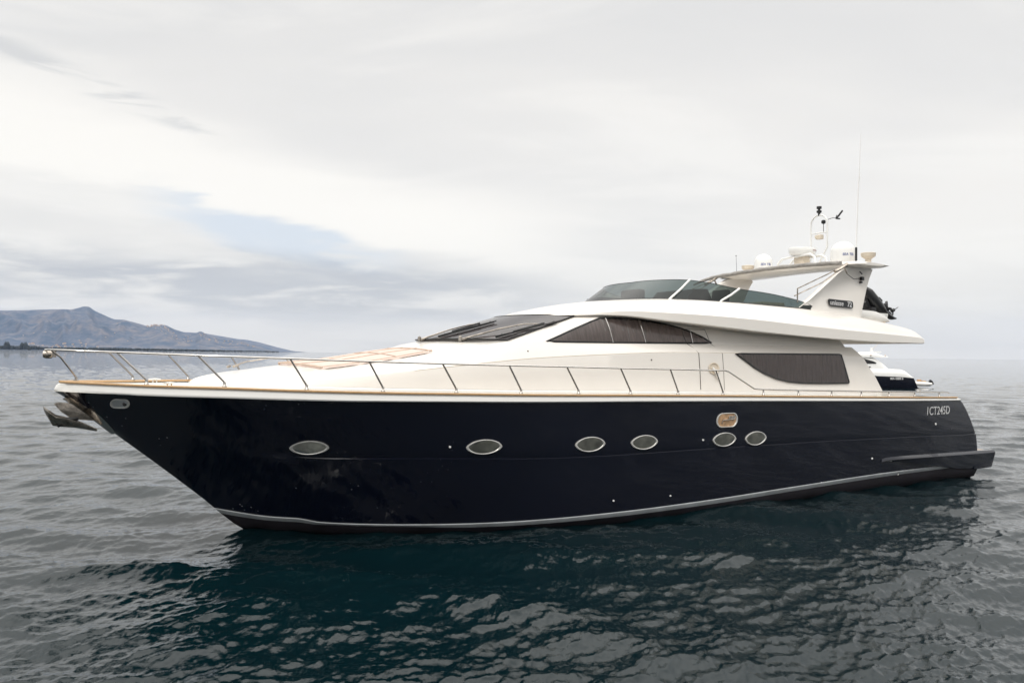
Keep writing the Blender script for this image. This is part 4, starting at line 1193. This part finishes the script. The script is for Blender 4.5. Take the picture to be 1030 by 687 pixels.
# windscreen wipers: arm plus blade
def glass_pt(t, w, off):
    i = min(range(NB), key=lambda k: abs(B[k][1] * (1 - w) + Tt[k][1] * w - abs(t)))
    p = ws_pt(i, w, off); return Vector((p[0], math.copysign(p[1], t) if t else p[1], p[2]))
for t0, t1 in ((1.12, 1.56), (.0, .46)):
    mb = MB(); base = glass_pt(t0, -.02, .03) + Vector((-.05, 0, 0)); elbow = glass_pt(t0 * .55 + t1 * .45, .50, .10); tip = glass_pt(t1, .50, .06)
    mb.tube([base, glass_pt((t0 * 2 + t1) / 3, .25, .10), glass_pt((t0 + 2 * t1) / 3, .45, .10), tip + Vector((0, 0, .02))], [.02, .014, .012, .009], 7)
    mb.lathe([(.035, -.03), (.035, .06), (.0, .08)], base, 10)
    arm = mb.build('wiper', M['steel_dull'], yacht, 50)
    mb = MB()
    for o1, o2 in ((.055, 0), (.075, .03)):
        mb.tube([glass_pt(t1 - .06 + o2, .04, o1), glass_pt(t1 + o2, .33, o1), glass_pt(t1 + .08 + o2, .64, o1)], .014, 6)
    for k in range(5):
        q_ = k / 4; mb.tube([glass_pt(t1 - .05 + .11 * q_, .10 + .48 * q_, .055), glass_pt(t1 - .02 + .11 * q_, .12 + .48 * q_, .09)], .009, 5)
    mb.tube([glass_pt(t1 - .02, .20, .09), glass_pt(t1 + .04, .50, .10)], .018, 6)
    mb.build('blade', M['black'], arm, 50)

# ---- tender carried on the flybridge, its outboard tilted up behind the arch
SH = .78
tend = empty('tender', (Y0[0] + SH * math.cos(TH), Y0[1] + SH * math.sin(TH), -.02), TH); tag(tend, 'small white tender stowed on the flybridge behind the radar arch, black outboard tilted up', 'tender')
mb = MB(); rows = []
for s, w_, zk in ((14.9, .05, 4.2), (15.4, .45, 4.05), (16.2, .62, 3.98), (17.4, .66, 3.96), (18.0, .62, 3.97)):
    rows.append([(s, .9 + w_, 4.28), (s, .9 + w_ * .95, 4.14), (s, .9 + w_ * .6, zk + .02), (s, .9, zk - .03), (s, .9 - w_ * .6, zk + .02), (s, .9 - w_ * .95, 4.14), (s, .9 - w_, 4.28)])
mb.grid(rows, cap1=True)
mb.build('hull', M['dome'], tend, 40)
mb = MB()
for k in (-1, 1): mb.tube([(15.0, .9 + .05 * k, 4.28), (15.5, .9 + .42 * k, 4.26), (16.3, .9 + .58 * k, 4.22), (17.4, .9 + .6 * k, 4.18), (17.75, .9 + .6 * k, 4.14), (18.05, .9 + .6 * k, 4.09)], [.10, .14, .15, .15, .12, .03], 12)
mb.build('tube', M['white2'], tend, 60)
mb = MB(); c0 = Vector((17.62, 1.2, 4.28))
mb.tube([(17.50, 1.2, 4.98), (17.56, 1.2, 4.86), (17.74, 1.2, 4.62), (17.98, 1.2, 4.44), (18.15, 1.2, 4.36)], [.03, .16, .23, .22, .17], 12, flat=.8)
mb.tube([(17.45, 1.2, 4.60), (17.6, 1.2, 4.42), (17.70, 1.2, 4.20)], [.10, .09, .05], 10)
om = mb.build('outboard_motor', M['engine'], tend, 50)
mb = MB(); mb.tube([(18.05, 1.2, 4.42), (18.35, 1.2, 4.27), (18.62, 1.2, 4.20), (18.80, 1.2, 4.19)], [.16, .13, .08, .03], 10, flat=.7)
mb.prism([(18.15, 1.17, 4.48), (18.30, 1.17, 4.52), (18.40, 1.17, 4.64), (18.44, 1.17, 4.40), (18.60, 1.17, 4.30), (18.2, 1.17, 4.36)], (0, .06, 0)); mb.build('gearcase', M['engine'], om, 40)
mb = MB(); mb.box((17.95, 1.22, 4.62), (.16, .22, .14), Matrix.Rotation(.6, 3, 'Y')); mb.tube([(17.8, 1.34, 4.55), (18.0, 1.40, 4.42), (18.15, 1.34, 4.34)], .035, 6)
mb.box((18.22, 1.2, 4.50), (.10, .26, .10), Matrix.Rotation(.3, 3, 'Y')); mb.box((17.62, 1.2, 4.36), (.20, .34, .16)); mb.tube([(18.2, 1.3, 4.46), (18.42, 1.32, 4.44), (18.44, 1.2, 4.40)], .025, 6)
mb.build('steering_bracket', M['rubber'], om, 30, bevel=.01)
mb = MB(); c_ = Vector((18.66, 1.2, 4.40)); mb.lathe([(.0, -.05), (.05, -.04), (.05, .05), (0, .07)], c_, 10, rot=Matrix.Rotation(R(70), 3, 'Y'))
for k in range(3):
    a = 2 * PI * k / 3 + .5; u = Vector((.25 * math.cos(a), math.cos(a) * .9, math.sin(a))).normalized(); w_ = Vector((.8, -.2, .4))
    mb.prism([c_ + u * .03 - w_ * .05, c_ + u * .12 - w_ * .08, c_ + u * .17, c_ + u * .12 + w_ * .08, c_ + u * .03 + w_ * .05], (.015, 0, .0))
mb.build('propeller', M['engine'], om, 30)
mb = MB(); mb.box((17.55, 1.42, 4.10), (.45, .18, .16)); mb.lathe([(.10, 0), (.10, .1)], (17.75, 1.5, 4.02), 10); mb.build('transom_bracket', M['cream'], tend, 30, bevel=.03)

# ================================================================== SECOND YACHT, ASTERN
def second():
    D = 84.0; dx, _ = px_dir(919, 388); loc = (dx * D, D, 0)
    # stern towards the right of the picture, bow pointing away to the left behind the big yacht
    y2 = empty('distant_yacht', loc, R(180 - 12))
    tag(y2, 'smaller white and navy motor yacht lying beyond the stern, partly hidden by the big yacht', 'motor yacht')
    L2 = 14.5
    hw = [(0, 1.75), (5, 1.9), (9, 1.7), (12, .95), (14.5, .05)]
    zt_ = [(0, 1.08), (1.2, 1.16), (4.5, 1.28), (14.5, 1.75)]
    rake = lambda s, z: s + max(0, 1 - s / 1.6) * z * .42
    mb = MB(); rows = []
    for s in np.linspace(0, L2, 26):
        w_, zt2 = ip(s, hw), ip(s, zt_)
        rows.append([(rake(s, z), t, z) for t, z in ((w_, zt2), (w_ * .97, zt2 * .5), (w_ * .9, 0), (w_ * .4, -.4), (-w_ * .4, -.4), (-w_ * .9, 0), (-w_ * .97, zt2 * .5), (-w_, zt2))])
    mb.grid(rows, cap0=True); mb.build('hull', M['navy'], y2, 40, flip=False)
    mb = MB(); rows = []
    for s in np.linspace(.0, L2, 40):
        w_ = ip(s, hw) + .02; z0 = ip(s, zt_); top = ip(s, [(0, 1.15), (.35, 1.45), (.9, 1.78), (1.5, 1.92), (2.2, 1.96), (3.2, 1.98), (9, 2.1), (14.5, 1.8)])
        rows.append([(rake(s, z), t, z) for t, z in ((w_, z0 - .02), (w_, z0 + (top - z0) * .3), (w_ * .95, z0 + (top - z0) * .7), (w_ * .86, top - .03), (w_ * .6, top), (-w_ * .6, top), (-w_ * .86, top - .03), (-w_ * .95, z0 + (top - z0) * .7), (-w_, z0 + (top - z0) * .3), (-w_, z0 - .02))])
    mb.grid(rows, cap0=True); mb.build('topsides', M['dome'], y2, 40, flip=False)
    mb = MB(); rows = []
    for s in np.linspace(2.75, 9.5, 30):
        top = ip(s, [(2.75, 1.95), (3.2, 2.42), (3.7, 2.82), (4.1, 3.05), (4.8, 3.25), (6.5, 3.3), (7.5, 3.0), (9.5, 2.1)]); w_ = ip(s, [(2.7, 1.6), (7, 1.6), (9.5, 1.1)])
        rows.append([(s, t, z) for t, z in ((w_, 1.9), (w_ - .08, 1.9 + (top - 1.9) * .5), (w_ - .25, top - .05), (w_ - .4, top), (-w_ + .4, top), (-w_ + .25, top - .05), (-w_ + .08, 1.9 + (top - 1.9) * .5), (-w_, 1.9))])
    mb.grid(rows, cap0=True, cap1=True); mb.build('cabin', M['dome'], y2, 40, flip=False)
    mb = MB(); rows = []
    for s in np.linspace(2.85, 7.3, 24):
        z = ip(s, [(2.85, 3.24), (3.4, 3.17), (5, 3.17), (6.3, 3.14), (7.3, 3.0)]); zt2 = ip(s, [(2.85, 3.30), (3.3, 3.40), (3.9, 3.66), (4.6, 3.74), (5.3, 3.72), (6.3, 3.48), (7.3, 3.06)]); w_ = 1.5; h = zt2 - z
        rows.append([(s, w_, z), (s, w_ - .05, z + h * .5), (s, w_ - .4, z + h * .9), (s, 0, zt2), (s, -w_ + .4, z + h * .9), (s, -w_ + .05, z + h * .5), (s, -w_, z), (s, 0, z - .02)])
    mb.grid(rows, close_v=True, cap0=True, cap1=True); mb.build('hardtop', M['dome'], y2, 40, flip=False)
    mb = MB(); mb.tube([(4.15, 0, 3.6), (4.15, 0, 4.22)], [.17, .10], 8); mb.box((3.75, 0, 3.74), (1.0, .6, .10)); mb.build('mast', M['dome'], y2, 40, flip=False)
    mb = MB(); mb.tube([(4.05, 0, 4.0), (3.75, 0, 4.35), (3.5, 0, 4.62), (3.25, 0, 4.72)], .02, 5); mb.build('antenna', M['cream'], y2, 40, flip=False)
    for s, z in ((3.15, 3.38), (4.55, 3.40)):
        mb = MB(); mb.lathe([(0, -.09), (.09, 0), (0, .09)], (s, 1.52, z), 10); mb.build('deck_light', M['piping'], y2, 40, flip=False)
    def panel(poly, m, name):
        mb = MB(); mb.prism([(s, 1.62 - (z - 1.9) * .14, z) for s, z in poly], (0, .03, 0)); return mb.build(name, m, y2, 0, flip=False)
    panel([(4.0, 2.62), (4.1, 2.52), (5.6, 2.50), (5.9, 3.05), (5.3, 3.05), (4.4, 2.80)], M['black'], 'side_window')
    panel([(4.55, 2.22), (5.3, 2.22), (5.15, 2.03), (4.7, 2.03)], M['black'], 'side_window')
    for yy in (1,): text_mesh('SEA GEM II', .27, 'name_lettering', M['letter'], y2, lambda x, y, d: (2.75 - x, -(ip(2.75 - x, hw) + .03 + d), .90 + y), bold=.012)
    return y2, loc, D


y2, loc2, D2 = second()
# inflatable moored astern of it
dx, _ = px_dir(914, 387); D3 = 86.0
tb = empty('inflatable_boat', (dx * D3, D3, 0), R(-8)); tag(tb, 'pale inflatable dinghy moored at the stern of the distant yacht', 'dinghy')
mb = MB(); mb.tube([(2.15, -.55, .38), (1.2, -.62, .38), (.3, -.5, .42), (-.05, 0, .46), (.3, .5, .42), (1.2, .62, .38), (2.15, .55, .38)], [.14, .24, .24, .23, .24, .24, .14], 12); mb.build('tube', M['white2'], tb, 60, flip=False)
mb = MB(); mb.box((1.1, 0, .25), (1.9, 1.0, .2)); mb.build('floor', M['canvas_dk'], tb, 30, flip=False)
mb = MB(); mb.box((1.05, 0, .68), (.35, .45, .35)); mb.box((1.5, 0, .62), (.3, .7, .2)); mb.build('console', M['brass'], tb, 30, flip=False, bevel=.04)
mb = MB(); mb.tube([(2.1, 0, .75), (2.3, 0, .6), (2.5, 0, .35)], [.16, .17, .08], 10); mb.build('outboard_motor', M['engine'], tb, 50, flip=False)

# ================================================================== HAZE
mb = MB(); mb.box((0, 0, 500), (43000, 43000, 1003)); 
hb = mb.build('haze', M['white'], None, 0, flip=False); hb.data.materials.clear()
hmz = bpy.data.materials.new('air_haze'); hmz.use_nodes = True; nt = hmz.node_tree; nt.nodes.clear()
pv = nt.nodes.new('ShaderNodeVolumePrincipled'); pv.inputs['Color'].default_value = (.50, .67, 1.0, 1); pv.inputs['Density'].default_value = 1.2e-5
pv.inputs['Anisotropy'].default_value = 0.0
ou = nt.nodes.new('ShaderNodeOutputMaterial'); nt.links.new(pv.outputs[0], ou.inputs['Volume'])
hb.data.materials.append(hmz); tag(hb, 'pale sea haze filling the air', 'haze', kind='stuff')
